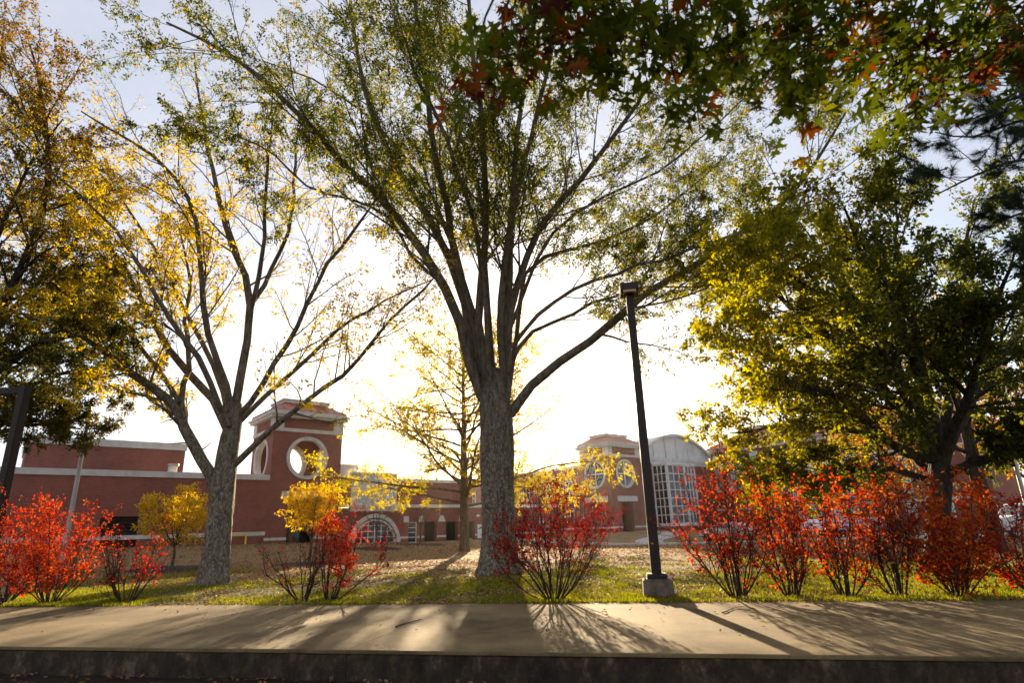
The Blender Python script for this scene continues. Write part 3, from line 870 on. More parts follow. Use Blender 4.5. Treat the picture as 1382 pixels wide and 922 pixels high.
yp = thing('pipe_rail', 'short yellow pipe rail against the brick wall left of the open tower', 'rail', tuple(BW(-8.6, 0.9, 0.95)), BA)
MB().box(-0.75, 0.75, -0.07, 0.07, 0.72, 0.86).build('top_rail', M['yellow'], yp, 0.03)
for x in (-0.68, 0.62): MB().box(x, x + 0.12, -0.06, 0.06, 0.0, 0.72).build('post', M['yellow'], yp)

# low entrance building between the towers
ce = facade_thing('entrance_building', 'low brick entrance building with an arched window and a pillared porch', 'building', 0.02)
b = MB()
ops = [(1.1, 6.2, 0.0, 3.23), (7.1, 8.05, 0.55, 2.42), (8.85, 10.28, 0.0, 2.44), (11.36, 12.77, 0.0, 2.42), (14.15, 14.9, 0.0, 2.4), (19.2, 20.3, 1.0, 2.9), (23.5, 24.6, 1.0, 2.9)]
wall_openings(b, 0, 27, 0, 0.45, 0.0, 3.75, ops)
acx, acz, ar = 3.65, 0.66, 2.55
for sg in (-1, 1):
    pts = [(acx + sg * (ar - 0.03) * math.cos(i * math.pi / 28), acz + (ar - 0.03) * math.sin(i * math.pi / 28)) for i in range(15)]
    pts += [(acx, 3.23), (acx + sg * 2.55, 3.23)]
    b.prism(pts, 0.0, 0.45)
b.box(0, 1.1, 0.0, 0.5, 4.0, 6.45); b.box(5.75, 15.5, 1.2, 1.6, 3.75, 6.3); b.box(0, 27, 9, 9.4, 0, 3.75); b.box(26.6, 27, 0.45, 9, 0, 3.75)
b.build('brick_wall', M['brick'], ce)
for q in ((0, 26.6, 0.45, 9, 3.5, 3.7), (5.75, 15.5, 1.6, 9, 6.1, 6.25), (0.1, 5.7, 0.5, 8, 6.2, 6.4)): MB().box(*q).build('roof', M['path'], ce)
MB().box(5.7, 27.05, -0.1, 1.15, 3.78, 4.05).build('coping', M['stone'], ce)
MB().box(5.7, 15.6, 1.15, 1.7, 6.3, 6.6).build('upper_coping', M['stone'], ce)
by = MB(); wall_openings(by, 1.12, 5.75, -0.05, 0.35, 4.05, 6.75, [(1.55, 2.55, 4.15, 5.2), (3.04, 3.95, 4.15, 5.2), (4.6, 5.6, 4.15, 5.2)])
by.box(1.12, 5.75, -0.15, 0.35, 6.75, 6.95); by.box(1.12, 5.74, 0.36, 6, 6.5, 6.7)
by.build('stone_bay', M['panel'], ce)
MB().box(0.1, 6.25, -0.18, 0.4, 3.82, 4.04).box(1.1, 6.2, -0.1, 0.4, 3.45, 3.82).build('stone_ledge', M['stone'], ce)
for x0, x1 in ((1.55, 2.55), (3.04, 3.95), (4.6, 5.6)): grid_window(ce, x0, x1, 4.15, 5.2, 0.12, 2, 2, 'glass')
dr = MB().cyl((1.1, 3.0), 1.75, 6.3, 7.45, 36).build('round_drum', M['panel'], ce)
MB().cyl((1.1, 3.0), 1.85, 7.45, 7.75, 36).build('drum_coping', M['stone'], dr)
MB().ring((acx, acz), 2.22, 2.58, -0.08, 0.3, 'Y', 36, 0, math.pi).build('arch_ring', M['stone'], ce)
MB().ring((acx, acz), 1.95, 2.12, 0.0, 0.25, 'Y', 36, 0, math.pi).build('inner_arch_ring', M['stone'], ce)
fr = MB()
for k in range(1, 6):
    x = acx - 1.95 + k * 0.65; hh = math.sqrt(max(0.05, 1.95 ** 2 - (x - acx) ** 2)); fr.box(x - 0.03, x + 0.03, 0.12, 0.2, acz, acz + hh)
for k in range(4):
    z = acz + k * 0.5; hw = math.sqrt(1.95 ** 2 - (z - acz) ** 2); fr.box(acx - hw, acx + hw, 0.13, 0.19, z, z + 0.05)
aw = fr.build('arched_window', M['white_metal'], ce)
for k in range(6):
    for j in range(4):
        x0 = acx - 1.95 + k * 0.65; x1 = x0 + 0.65; z0, z1 = acz + j * 0.5, acz + (j + 1) * 0.5
        pts = []
        for i in range(9):
            x = x0 + (x1 - x0) * i / 8; zt = min(z1, acz + math.sqrt(max(0, 1.96 ** 2 - (x - acx) ** 2)))
            pts.append((x, zt))
        if max(p[1] for p in pts) - z0 < 0.06: continue
        pts = [(x, max(z, z0 + 0.002)) for x, z in pts]
        MB().prism([(x0, z0)] + pts + [(x1, z0)], 0.2, 0.22).build('pane', M['glass_dark'], aw)
grid_window(ce, 7.1, 8.05, 0.55, 2.42, 0.2, 1, 4, 'glass_dark')
lb = MB()
for x0, x1 in ((6.22, 7.08), (8.07, 8.84), (10.29, 11.35), (12.78, 14.14), (14.92, 19.18), (20.32, 23.48), (24.62, 27)): MB().box(x0, x1, -0.05, -0.002, 0.96, 1.14).build('base_band', M['stone'], ce)
MB().box(6.55, 7.05, -0.08, -0.002, 2.42, 2.98).build('capital', M['stone'], ce)
for xa, xb in ((7.02, 7.1), (8.2, 8.75), (10.4, 11.25), (12.9, 13.3)):
    m_ = (xa + xb) / 2; q = (xb - xa) / 2
    MB().prism([(xa, 2.43), (xb, 2.43), (m_ + q * 0.45, 3.0), (m_ - q * 0.45, 3.0)], -0.08, -0.002).build('capital', M['stone'], ce)
MB().disc((15.3, 2.85), 0.22, -0.08, -0.002, 'Y', 20, 0, math.pi).build('capital', M['stone'], ce)
MB().box(8.6, 15.1, 3.2, 3.3, 0.0, 3.5).build('porch_back_wall', M['dark'], ce)  # near-black colour stands in for the shade inside the porch
for x in (9.6, 12.0): 
    d_ = MB().box(x, x + 0.9, 3.1, 3.2, 0.5, 2.5).build('door', M['dark_wood'], ce); MB().box(x + 0.12, x + 0.78, 3.06, 3.1, 0.8, 2.3).build('door_glass', M['glass_dark'], d_)
for x in (19.2, 23.5): grid_window(ce, x, x + 1.1, 1.0, 2.9, 0.2, 2, 2, 'glass_dark')
MB().box(1.3, 6.0, 0.6, 0.7, 0.2, 3.3).build('room_shade_fill', M['dark'], ce)
MB().box(1.2, 5.7, 0.352, 0.36, 4.06, 6.4).build('room_shade_fill', M['dark'], ce)  # dark sheet added behind the bay windows as the shade of the room
ns = thing('notice_board', 'white framed pale blue notice board on the brick wall by the porch', 'sign', tuple(BW(15.7, 0.06, 0.72)), BA)
nf = MB(); nf.box(-0.46, -0.36, -0.06, 0.05, 0, 1.35); nf.box(0.36, 0.46, -0.06, 0.05, 0, 1.35); nf.box(-0.36, 0.36, -0.06, 0.05, 0, 0.1); nf.box(-0.36, 0.36, -0.06, 0.05, 1.25, 1.35)
nf.build('frame', M['white_metal'], ns); MB().box(-0.36, 0.36, -0.02, 0.02, 0.1, 1.25).build('notice', M['sign_blue'], ns)

# side wing running back from the corner tower
sw_ = facade_thing('side_wing', 'brick side wing running back behind the yellow tree from the corner tower', 'building', 36.6, -5.02)
MB().box(0, 5.5, 0, 30, 0, 9.2).build('brick_wall', M['brick'], sw_)
MB().box(-0.1, 5.6, 0, 30.1, 9.2, 9.5).build('coping', M['stone'], sw_)
lb = MB().box(-0.05, -0.002, 0, 30, 1.2, 1.42).build('base_band', M['stone'], sw_)
for k in range(6):
    y = 2.0 + 4.5 * k
    for z in (2.0, 5.6): grid_window(sw_, y, y + 1.4, z, z + 1.9, 0.0, 2, 2, 'glass_dark', axis='X', depth=0.06)

# hall with the barrel vault and the glass bay
ha = facade_thing('glass_hall', 'pale barrel vaulted hall with a tall gridded glass bay, right of the corner tower', 'building', 42.68)
b = MB()
wall_openings(b, 0, 17.5, 0.3, 0.7, -0.2, 9.62, [(1.7, 2.2, 5.9, 8.1), (1.75, 2.5, 0.9, 3.55), (3.6, 8.6, 1.45, 9.35)])
b.box(17.1, 17.5, 0.7, 9, -0.2, 9.62); b.box(0, 0.4, 0.7, 9, -0.2, 9.62)
b.box(2.7, 9.25, -2.25, 0.29, -0.2, 1.2)
b.build('brick_wall', M['brick'], ha)
MB().box(0.0, 17.6, 0.15, 0.8, 9.62, 10.05).box(0.0, 17.6, 0.05, 0.8, 10.05, 10.5).build('stone_beam', M['stone'], ha)
ccx, Rr = 9.2, 13.04; czz = 14.1 - Rr; hs = 8.2
a0 = math.acos(hs / Rr)
arc = [(ccx + Rr * math.cos(a0 + (math.pi - 2 * a0) * i / 24), czz + Rr * math.sin(a0 + (math.pi - 2 * a0) * i / 24)) for i in range(25)]
edges = np.linspace(ccx - hs, ccx + hs, 7)
for i in range(6):                                        # gable panels
    x0, x1 = edges[i] + 0.05, edges[i + 1] - 0.05
    top = [(x0 + (x1 - x0) * k / 6, czz + math.sqrt((Rr - 0.3) ** 2 - (x0 + (x1 - x0) * k / 6 - ccx) ** 2)) for k in range(7)]
    MB().prism([(x0, 10.5)] + top + [(x1, 10.5)], 0.45, 0.6).build('gable_panel', M['panel'], ha)
for i in range(1, 6):
    x = edges[i]; MB().box(x - 0.14, x + 0.14, 0.3, 0.62, 10.5, czz + math.sqrt((Rr - 0.32) ** 2 - (x - ccx) ** 2)).build('batten', M['panel'], ha)
MB().ring((ccx, czz), Rr - 0.35, Rr, 0.0, 0.75, 'Y', 30, a0, math.pi - a0).build('arched_cornice', M['stone'], ha)
MB().ring((ccx, czz), Rr - 0.3, Rr - 0.05, 0.75, 9, 'Y', 30, a0, math.pi - a0).build('vault_roof', M['panel'], ha)
grid_window(ha, 1.7, 2.2, 5.9, 8.1, 0.45, 1, 4, 'glass_mint')
grid_window(ha, 1.75, 2.5, 0.9, 3.55, 0.45, 1, 5, 'glass_dark')
MB().prism([(1.6, 3.57), (2.65, 3.57), (2.6, 4.05), (2.3, 4.3), (1.95, 4.3), (1.65, 4.05)], 0.2, 0.298).build('capital', M['stone'], ha)
MB().box(2.66, 9.3, -2.3, 0.28, 1.2, 1.45).build('bay_sill', M['white_metal'], ha)
MB().box(2.66, 9.3, -2.3, 0.14, 9.3, 9.6).build('bay_head', M['white_metal'], ha)
grid_window(ha, 2.8, 6.7, 1.45, 9.3, -2.1, 3, 7, 'glass', frame=0.16, bar=0.1, depth=0.16, name='glazing')
grid_window(ha, 6.72, 9.15, 1.45, 9.3, -2.1, 3, 7, 'glass', frame=0.16, bar=0.1, depth=0.16, name='glazing')
grid_window(ha, -2.06, 0.26, 1.45, 9.3, 2.86, 3, 7, 'glass_dark', frame=0.14, bar=0.1, depth=0.14, name='glazing', axis='X')  # return panes darker than the front: reflection painted into the glass colour
grid_window(ha, -2.06, 0.26, 1.45, 9.3, 9.15, 3, 7, 'glass_dark', frame=0.14, bar=0.1, depth=0.14, name='glazing', axis='X')
MB().box(3.4, 8.8, 0.9, 1.0, 1.2, 9.4).build('room_shade_fill', M['dark'], ha)
MB().box(0.0, 2.64, 0.2, 0.298, 1.2, 1.42).build('base_band', M['stone'], ha)
MB().box(0.5, 17, 8.5, 8.9, 0, 12).build('back_wall', M['brick'], ha)

# far wing with the red roof, coming back towards the camera
fg = facade_thing('classroom_wing', 'tall brick wing with a dull red roof and mint windows behind the broad tree', 'building', 59.9, 0.0)
b = MB().box(0, 12, -34, 0.2, -0.2, 11.6)
b.build('brick_wall', M['brick'], fg)
MB().box(-0.3, 12.3, -34.3, 0.5, 11.6, 12.15).build('eave', M['stone'], fg)
rf = MB().add([(-0.6, -34.6, 12.15), (12.6, -34.6, 12.15), (12.6, 0.8, 12.15), (-0.6, 0.8, 12.15), (5.5, -29, 15.6), (6.5, -29, 15.6), (6.5, -5, 15.6), (5.5, -5, 15.6)],
         [(3, 2, 1, 0), (4, 5, 6, 7), (0, 1, 5, 4), (1, 2, 6, 5), (2, 3, 7, 6), (3, 0, 4, 7)]).build('hip_roof', M['red_roof'], fg)
for y in (-1.6, -3.6, -5.6, -7.6): grid_window(fg, y, y + 1.2, 5.8, 11.2, 0.0, 2, 5, 'glass_mint', axis='X', depth=0.08, frame=0.1)
for y in (-13.0, -15.2, -17.6, -19.9, -24.0, -26.3, -30.0):
    for z in (7.1, 4.0, 1.2): grid_window(fg, y, y + 1.15, z, z + 1.75, 0.0, 2, 2, 'glass_mint', axis='X', depth=0.08, frame=0.1)
for z in (9.0, 3.1): MB().box(-0.05, -0.002, -34, 0.1, z, z + 0.3).build('stone_band', M['stone'], fg)
# ------------------------------------------------------------------ trees
def build_tree(name, label, loc, trunk_pts, trunk_r, limbs, barks, leaf, cfg, group=None, cat='tree', flare=0.35):
    """trunk + one mesh per limb + twigs + crown. limbs: list of (P (n,3), r0, r1)"""
    root = thing(name, label, cat, loc, 0, group)
    o = trunk_mesh('trunk', trunk_pts, trunk_r, M[barks[0]], root, flare=flare)
    local([o], root)
    LP = np.stack([l[0] for l in limbs]); LR = np.stack([np.linspace(1, 0, LP.shape[1]) ** 0.8 * (l[1] - l[2]) + l[2] for l in limbs])
    for i in range(len(limbs)):
        V, F = tubes([(LP[i:i + 1], LR[i:i + 1], 10 if limbs[i][1] > 0.08 else 7)])
        V = V + rng.normal(size=V.shape) * 0.006
        local([link('limb', mesh_np('limb', V, F), M[barks[1]], root)], root)
    lev = [(LP, LR)]
    for g in cfg['levels']:
        src = lev[-1]
        a = grow(src[0], src[1], **g)
        lev.append(a)
    if cfg.get('also_from_limbs'):                       # short shoots straight off the limbs
        lev.append(grow(LP, LR, **cfg['also_from_limbs']))
    groups = []
    for q, (P, R) in enumerate(lev[1:]):
        groups.append((P, R, 5 if q == 0 else 4 if q == 1 else 3))
    V, F = tubes(groups)
    tw = link('twigs', mesh_np('twigs', V, F), M[barks[1]], root); tag(tw, kind='stuff'); local([tw], root)
    VV, FF, TT, off = [], [], [], 0
    for li, per in cfg['leaf_levels']:
        V, F, T = leaves(lev[li][0], per, cfg['size'], cfg.get('spread', 0.06), cfg.get('lt', (0.1, 1.0)), cfg.get('aspect', 0.5), cfg.get('droop', 0.35), cfg.get('tint', (0.5, 0.25)), cfg.get('keep'))
        VV.append(V); FF.append(F + off); TT.append(T); off += len(V)
    V = np.concatenate(VV); F = np.concatenate(FF); T = np.concatenate(TT)
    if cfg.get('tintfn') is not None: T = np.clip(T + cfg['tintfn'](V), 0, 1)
    cr = link('crown', mesh_np('crown', V, F, False, T), M[leaf], root); tag(cr, kind='stuff'); local([cr], root)
    return root

def gnd(px, py):
    """ground point under a photo pixel (flat part of the lawn)"""
    d = RM @ np.array([(px - CX) / FPX, (CY - py) / FPX, -1.0])
    p = d * ((-0.03 - EYE) / d[2]) + np.array([0, 0, EYE])
    for _ in range(30):
        z = float(ground_z(p[0], p[1])); q = d * ((z - EYE) / d[2]) + np.array([0, 0, EYE])
        p = p * 0.5 + q * 0.5
    return p

# --- the big many-stemmed tree in the middle
Y0 = 21.7
g0 = at(673, 776, Y0); g0[2] = -0.05
main_limbs = []
def ML(pts, r0, r1, n=14): main_limbs.append((limb_from_pixels(pts, Y0, n), r0, r1))
ML([(652, 540, 0), (637, 508, -.2), (626, 447, -.4), (600, 387, -.8), (560, 324, -1.3), (510, 264, -1.8), (460, 215, -2.2), (415, 165, -2.6), (365, 115, -3), (300, 65, -3.3), (225, 30, -3.5)], 0.209, .035)
ML([(655, 545, .3), (632, 440, .6), (620, 379, .9), (580, 294, 1.3), (550, 250, 1.5), (525, 205, 1.7), (490, 115, 2), (473, 0, 2.4), (462, -90, 2.7)], 0.195, .04)
ML([(660, 540, .1), (636, 420, -.3), (615, 350, -.8), (602, 265, -1.2), (585, 200, -1.6), (572, 85, -2.2), (561, 0, -2.7), (545, -110, -3.2)], 0.188, .04)
ML([(668, 545, -.1), (645, 440, -.4), (656, 325, -.7), (655, 200, -1), (647, 135, -1.2), (635, 50, -1.5), (632, -80, -2)], 0.181, .04)
ML([(668, 540, .3), (655, 375, 1), (652, 280, 1.6), (625, 190, 2.2), (600, 145, 2.6), (550, 50, 3.2), (520, -40, 3.6)], 0.153, .03)
ML([(680, 545, .1), (685, 425, .2), (687, 350, .5), (694, 225, .9), (700, 165, 1.2), (712, 80, 1.6), (728, -40, 2)], 0.181, .04)
ML([(682, 545, -.1), (692, 410, -.6), (715, 340, -1.1), (740, 290, -1.6), (780, 245, -2.1), (820, 195, -2.7), (862, 138, -3.2), (905, 70, -3.8)], 0.174, .035)
ML([(678, 540, -.2), (676, 400, -1.2), (690, 300, -2.2), (712, 200, -3.2), (740, 90, -4.2), (768, -30, -5)], 0.139, .03)
ML([(684, 550, .3), (710, 365, 1.2), (745, 345, 1.6), (800, 330, 2), (870, 300, 2.6), (930, 255, 3.1), (985, 205, 3.6)], 0.111, .025)
ML([(688, 560, 0), (698, 543, -.1), (726, 513, -.3), (774, 478, -.6), (817, 443, -.9), (860, 404, -1.1), (904, 378, -1.2), (947, 352, -1.4), (1000, 316, -1.6), (1062, 268, -1.9), (1105, 212, -2.2), (1142, 150, -2.4)], 0.187, .03)
ML([(686, 500, .1), (708, 456, .4), (743, 439, .7), (791, 413, 1), (826, 400, 1.2), (880, 385, 1.5), (950, 372, 1.8), (1020, 350, 2.2)], 0.084, .02)
ML([(690, 470, -.3), (712, 440, -.7), (760, 400, -1.3), (830, 370, -2), (900, 348, -2.6), (975, 322, -3.1), (1050, 300, -3.5)], 0.084, .02)
ML([(650, 520, .3), (640, 440, 1), (612, 330, 2), (560, 230, 3), (500, 160, 3.8), (430, 110, 4.4), (350, 80, 5)], 0.118, .025)
ML([(662, 520, -.4), (655, 400, -1.5), (640, 300, -2.8), (600, 180, -4.2), (555, 80, -5.2), (520, -20, -6)], 0.104, .025)
ML([(600, 385, -.8), (560, 350, -1), (530, 300, -1), (480, 270, -1.2), (420, 255, -1.4), (360, 200, -1.7), (290, 170, -2)], 0.070, .02)
ML([(690, 440, .2), (735, 330, .5), (790, 280, 1), (850, 250, 1.4), (905, 220, 1.8), (975, 160, 2.4), (1040, 100, 3)], 0.077, .02)
tr = [g0, at(672, 700, Y0), at(671, 640, Y0), at(671, 580, Y0), at(668, 530, Y0), at(668, 500, Y0)]
lv = [dict(K=22, t=(0.24, 1.0), ln=(0.22, 0.42), ang=(22, 55), n=7, rf=0.33, up=0.05, wig=0.10, lmin=0.9, lmax=4.2, fade=0.35, rmin=0.008),
      dict(K=9, t=(0.2, 1.0), ln=(0.32, 0.58), ang=(25, 60), n=5, rf=0.5, up=0.02, wig=0.14, lmin=0.35, lmax=1.7, rmin=0.005),
      dict(K=6, t=(0.2, 1.0), ln=(0.35, 0.6), ang=(25, 65), n=3, rf=0.55, up=0.0, wig=0.18, lmin=0.2, lmax=0.75, rmin=0.004)]
build_tree('broadleaf_tree', 'huge many-stemmed tree with a thick grey trunk in the middle of the lawn', g0, tr, [0.62, 0.58, 0.57, 0.59, 0.57, 0.40], main_limbs, ('bark_grey', 'bark_grey'), 'leaf_main',
           dict(levels=lv, leaf_levels=[(3, 10), (2, 5)], size=0.12, spread=0.05, tint=(0.36, 0.24), aspect=0.45, also_from_limbs=dict(K=14, t=(0.25, 0.9), ln=(0.05, 0.12), ang=(40, 80), n=4, rf=0.2, lmin=0.3, lmax=0.9, rmin=0.005)))

# --- the golden tree on the left
Y0 = 21.6
g1 = at(288, 789, Y0); g1[2] = -0.05
LL = []
def ML(pts, r0, r1, n=14): LL.append((limb_from_pixels(pts, Y0, n), r0, r1))
ML([(293, 670, 0), (287, 643, 0), (265, 612, -.2), (249, 572, -.4), (235, 545, -.6), (200, 521, -1), (160, 490, -1.4), (110, 455, -1.8), (60, 425, -2.3)], 0.235, .03)
ML([(249, 570, -.4), (246, 530, -.3), (254, 490, .1), (250, 430, .5), (257, 380, .8), (240, 300, 1.2)], 0.113, .02)
ML([(309, 585, 0), (304, 565, .2), (278, 526, .6), (243, 491, 1), (222, 460, 1.2), (190, 405, 1.6), (160, 350, 2), (105, 290, 2.5), (50, 245, 3), (0, 175, 3.4)], 0.157, .03)
ML([(313, 560, 0), (311, 534, -.2), (289, 474, -.7), (276, 426, -1), (270, 350, -1.4), (262, 285, -1.8), (240, 245, -2), (205, 205, -2.4), (165, 185, -2.7), (110, 150, -3)], 0.131, .025)
ML([(316, 560, 0), (328, 482, .1), (338, 417, .2), (335, 387, .3), (317, 339, .5), (300, 290, .7), (284, 220, .9), (270, 140, 1.1), (262, 70, 1.3)], 0.165, .025)
ML([(338, 420, .2), (347, 384, 0), (356, 322, -.3), (358, 270, -.5), (364, 200, -.8), (368, 120, -1)], 0.096, .02)
ML([(340, 410, .2), (352, 390, .4), (374, 352, .8), (390, 308, 1.1), (397, 260, 1.4), (402, 180, 1.8), (420, 120, 2.2)], 0.096, .02)
ML([(318, 565, 0), (335, 547, -.2), (387, 465, -.9), (413, 413, -1.3), (426, 387, -1.5), (452, 343, -1.8), (478, 313, -2), (502, 278, -2.2), (530, 230, -2.5)], 0.113, .02)
ML([(318, 575, .1), (335, 556, .4), (374, 521, .9), (417, 482, 1.3), (469, 435, 1.8), (530, 400, 2.3), (584, 377, 2.7)], 0.104, .018)
ML([(303, 640, 0), (324, 621, -.2), (374, 575, -.7), (426, 532, -1.2), (478, 491, -1.7), (521, 439, -2.2), (560, 400, -2.6), (590, 370, -3)], 0.122, .02)
ML([(310, 570, .3), (290, 500, 1.4), (250, 420, 2.6), (205, 330, 3.6), (150, 250, 4.3), (90, 190, 5)], 0.113, .02)
ML([(308, 575, -.3), (275, 500, -1.4), (225, 420, -2.4), (170, 330, -3.2), (105, 260, -3.8), (40, 215, -4.4)], 0.113, .02)
ML([(243, 545, -.5), (190, 470, .3), (140, 400, 1), (90, 345, 1.6), (40, 300, 2)], 0.096, .02)
tr = [g1, at(294, 730, Y0), at(301, 670, Y0), at(308, 610, Y0), at(316, 570, Y0), at(319, 545, Y0)]
lv = [dict(K=17, t=(0.25, 1.0), ln=(0.20, 0.38), ang=(25, 60), n=7, rf=0.36, up=0.06, wig=0.11, lmin=0.8, lmax=3.2, fade=0.3, rmin=0.008),
      dict(K=8, t=(0.2, 1.0), ln=(0.32, 0.58), ang=(25, 60), n=5, rf=0.5, up=0.03, wig=0.14, lmin=0.35, lmax=1.4, rmin=0.005),
      dict(K=5, t=(0.2, 1.0), ln=(0.35, 0.6), ang=(25, 65), n=3, rf=0.55, up=0.0, wig=0.18, lmin=0.2, lmax=0.7, rmin=0.004)]
def keep_left(b):                                        # bare towards the right, leafy on the left and below
    x, y, _ = project(b)
    return rng.random(len(b)) < np.clip(np.interp(x, [0, 230, 290, 360, 520], [1, 0.9, 0.6, 0.36, 0.26]) * np.interp(y, [0, 120, 180, 300, 560], [0.05, 0.12, 0.4, 1.0, 1.0]) + 0.5 * (np.hypot(x - 330, y - 600) < 85) + 0.4 * (np.hypot(x - 405, y - 560) < 60) + 0.3 * ((x < 300) & (y > 420)), 0, 1)
build_tree('broadleaf_tree', 'golden tree with a forked grey trunk, its right half nearly bare', g1, tr, [0.44, 0.41, 0.40, 0.38, 0.33, 0.2], LL, ('bark_grey', 'bark_grey'), 'leaf_gold',
           dict(levels=lv, leaf_levels=[(3, 7), (2, 4)], size=0.12, spread=0.04, tint=(0.5, 0.24), aspect=0.5, keep=keep_left, also_from_limbs=dict(K=10, t=(0.15, 0.9), ln=(0.06, 0.14), ang=(40, 80), n=4, rf=0.2, lmin=0.3, lmax=0.9, rmin=0.005)))

# --- rust coloured tree at the left edge
Y0 = 21.0
g2 = at(-95, 790, Y0); g2[2] = -0.05
LL = []
ML([(-60, 560, 0), (-20, 470, -.4), (10, 400, -.8), (45, 330, -1.1), (65, 250, -1.5), (60, 150, -2), (40, 60, -2.4)], .2, .03)
ML([(-62, 560, 0), (-40, 400, .5), (-25, 260, 1), (-5, 140, 1.6), (5, 40, 2)], .2, .03)
ML([(-70, 580, 0), (-20, 520, -.5), (30, 475, -1), (90, 455, -1.5), (150, 438, -2)], .14, .02)
ML([(-65, 620, .2), (0, 585, .5), (55, 572, .9), (110, 580, 1.2)], .12, .018)
ML([(-62, 540, .2), (0, 440, .9), (60, 370, 1.6), (115, 310, 2.2), (150, 255, 2.7)], .14, .02)
ML([(-60, 500, -.3), (-10, 340, -1.6), (40, 220, -2.6), (85, 160, -3.4)], .12, .02)
ML([(-80, 560, 0), (-160, 420, .5), (-210, 260, 1), (-240, 120, 1.5)], .18, .02)
ML([(-75, 590, -.3), (-20, 540, .6), (40, 520, 1.0), (105, 500, 1.6), (160, 510, 2.2)], .12, .02)
ML([(-70, 600, .2), (-20, 500, .2), (40, 430, .1), (110, 380, 0), (170, 360, -.2)], .12, .018)
ML([(-62, 600, .6), (-10, 520, 1.8), (60, 470, 3), (130, 420, 4)], .12, .02)
tr = [g2, at(-85, 720, Y0), at(-76, 650, Y0), at(-66, 580, Y0), at(-58, 530, Y0)]
lv2 = [dict(K=20, t=(0.22, 1.0), ln=(0.22, 0.42), ang=(25, 60), n=7, rf=0.42, up=0.04, wig=0.11, lmin=0.8, lmax=3.0, fade=0.3, rmin=0.008),
       dict(K=9, t=(0.2, 1.0), ln=(0.34, 0.58), ang=(25, 60), n=5, rf=0.5, up=0.02, wig=0.14, lmin=0.35, lmax=1.4, rmin=0.005),
       dict(K=5, t=(0.2, 1.0), ln=(0.35, 0.6), ang=(25, 65), n=3, rf=0.55, up=0.0, wig=0.18, lmin=0.2, lmax=0.7, rmin=0.004)]
def keep_edge(b):
    x, y, _ = project(b)
    return rng.random(len(b)) < np.clip(np.interp(y, [0, 80, 200], [0.55, 0.8, 1.0]), 0, 1)
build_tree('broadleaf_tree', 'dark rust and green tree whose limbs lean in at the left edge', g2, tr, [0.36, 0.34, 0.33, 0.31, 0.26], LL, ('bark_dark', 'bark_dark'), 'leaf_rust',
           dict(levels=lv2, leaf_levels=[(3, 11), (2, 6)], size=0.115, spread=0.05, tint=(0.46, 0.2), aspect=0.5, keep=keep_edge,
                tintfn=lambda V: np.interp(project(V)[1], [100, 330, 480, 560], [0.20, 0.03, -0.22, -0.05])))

# --- broad yellow-green tree on the right
Y0 = 17.0
g3 = at(1266, 772, Y0); g3[2] = -0.05
LL = []
ML([(1266, 650, 0), (1258, 622, 0), (1225, 612, -.4), (1195, 592, -.8), (1168, 560, -1.2), (1130, 535, -1.6), (1075, 520, -2), (1000, 500, -2.5)], .14, .02)
ML([(1268, 640, 0), (1285, 590, .2), (1310, 540, .5), (1345, 490, .9), (1382, 440, 1.3), (1430, 380, 1.8)], .2, .03)
ML([(1268, 650, 0), (1300, 630, -.4), (1335, 615, -.8), (1385, 592, -1.3), (1450, 570, -2)], .13, .02)
ML([(1266, 630, 0), (1255, 560, -.3), (1235, 490, -.7), (1205, 420, -1.1), (1170, 350, -1.5), (1140, 280, -1.9)], .18, .025)
ML([(1268, 630, .2), (1280, 540, .9), (1290, 450, 1.6), (1300, 360, 2.2), (1315, 270, 2.8)], .17, .025)
ML([(1262, 625, .2), (1220, 560, 1), (1160, 500, 1.8), (1090, 450, 2.5), (1010, 420, 3.2), (950, 400, 3.7)], .15, .02)
ML([(1262, 620, -.2), (1225, 540, -1.4), (1180, 460, -2.4), (1110, 400, -3.2), (1045, 360, -3.8)], .14, .02)
ML([(1272, 610, -.3), (1310, 520, -1.8), (1340, 430, -3), (1370, 340, -4)], .14, .02)
ML([(1258, 640, .3), (1210, 600, 1.4), (1140, 580, 2.6), (1060, 575, 3.6), (985, 585, 4.4)], .12, .018)
ML([(1255, 590, -.5), (1190, 520, -1), (1120, 460, -1.3), (1050, 400, -1.6), (985, 350, -1.9)], .12, .018)
ML([(1260, 560, -.3), (1230, 430, -.2), (1210, 330, .3), (1215, 240, .8)], .12, .018)
ML([(1264, 660, .2), (1225, 640, .8), (1170, 632, 1.5), (1105, 640, 2.1), (1030, 650, 2.6)], .10, .015)
ML([(1262, 600, .4), (1200, 470, 2), (1130, 370, 3.4), (1080, 300, 4.4)], .12, .018)
tr = [g3, at(1267, 730, Y0), at(1266, 690, Y0), at(1267, 650, Y0), at(1266, 615, Y0)]
lv3 = [dict(K=20, t=(0.2, 1.0), ln=(0.24, 0.44), ang=(25, 62), n=7, rf=0.42, up=0.03, wig=0.11, lmin=0.7, lmax=2.6, fade=0.3, rmin=0.008),
       dict(K=9, t=(0.15, 1.0), ln=(0.34, 0.6), ang=(25, 60), n=5, rf=0.5, up=0.0, wig=0.14, lmin=0.3, lmax=1.2, rmin=0.005),
       dict(K=5, t=(0.15, 1.0), ln=(0.35, 0.6), ang=(25, 65), n=3, rf=0.55, up=-0.02, wig=0.18, lmin=0.18, lmax=0.6, rmin=0.004)]
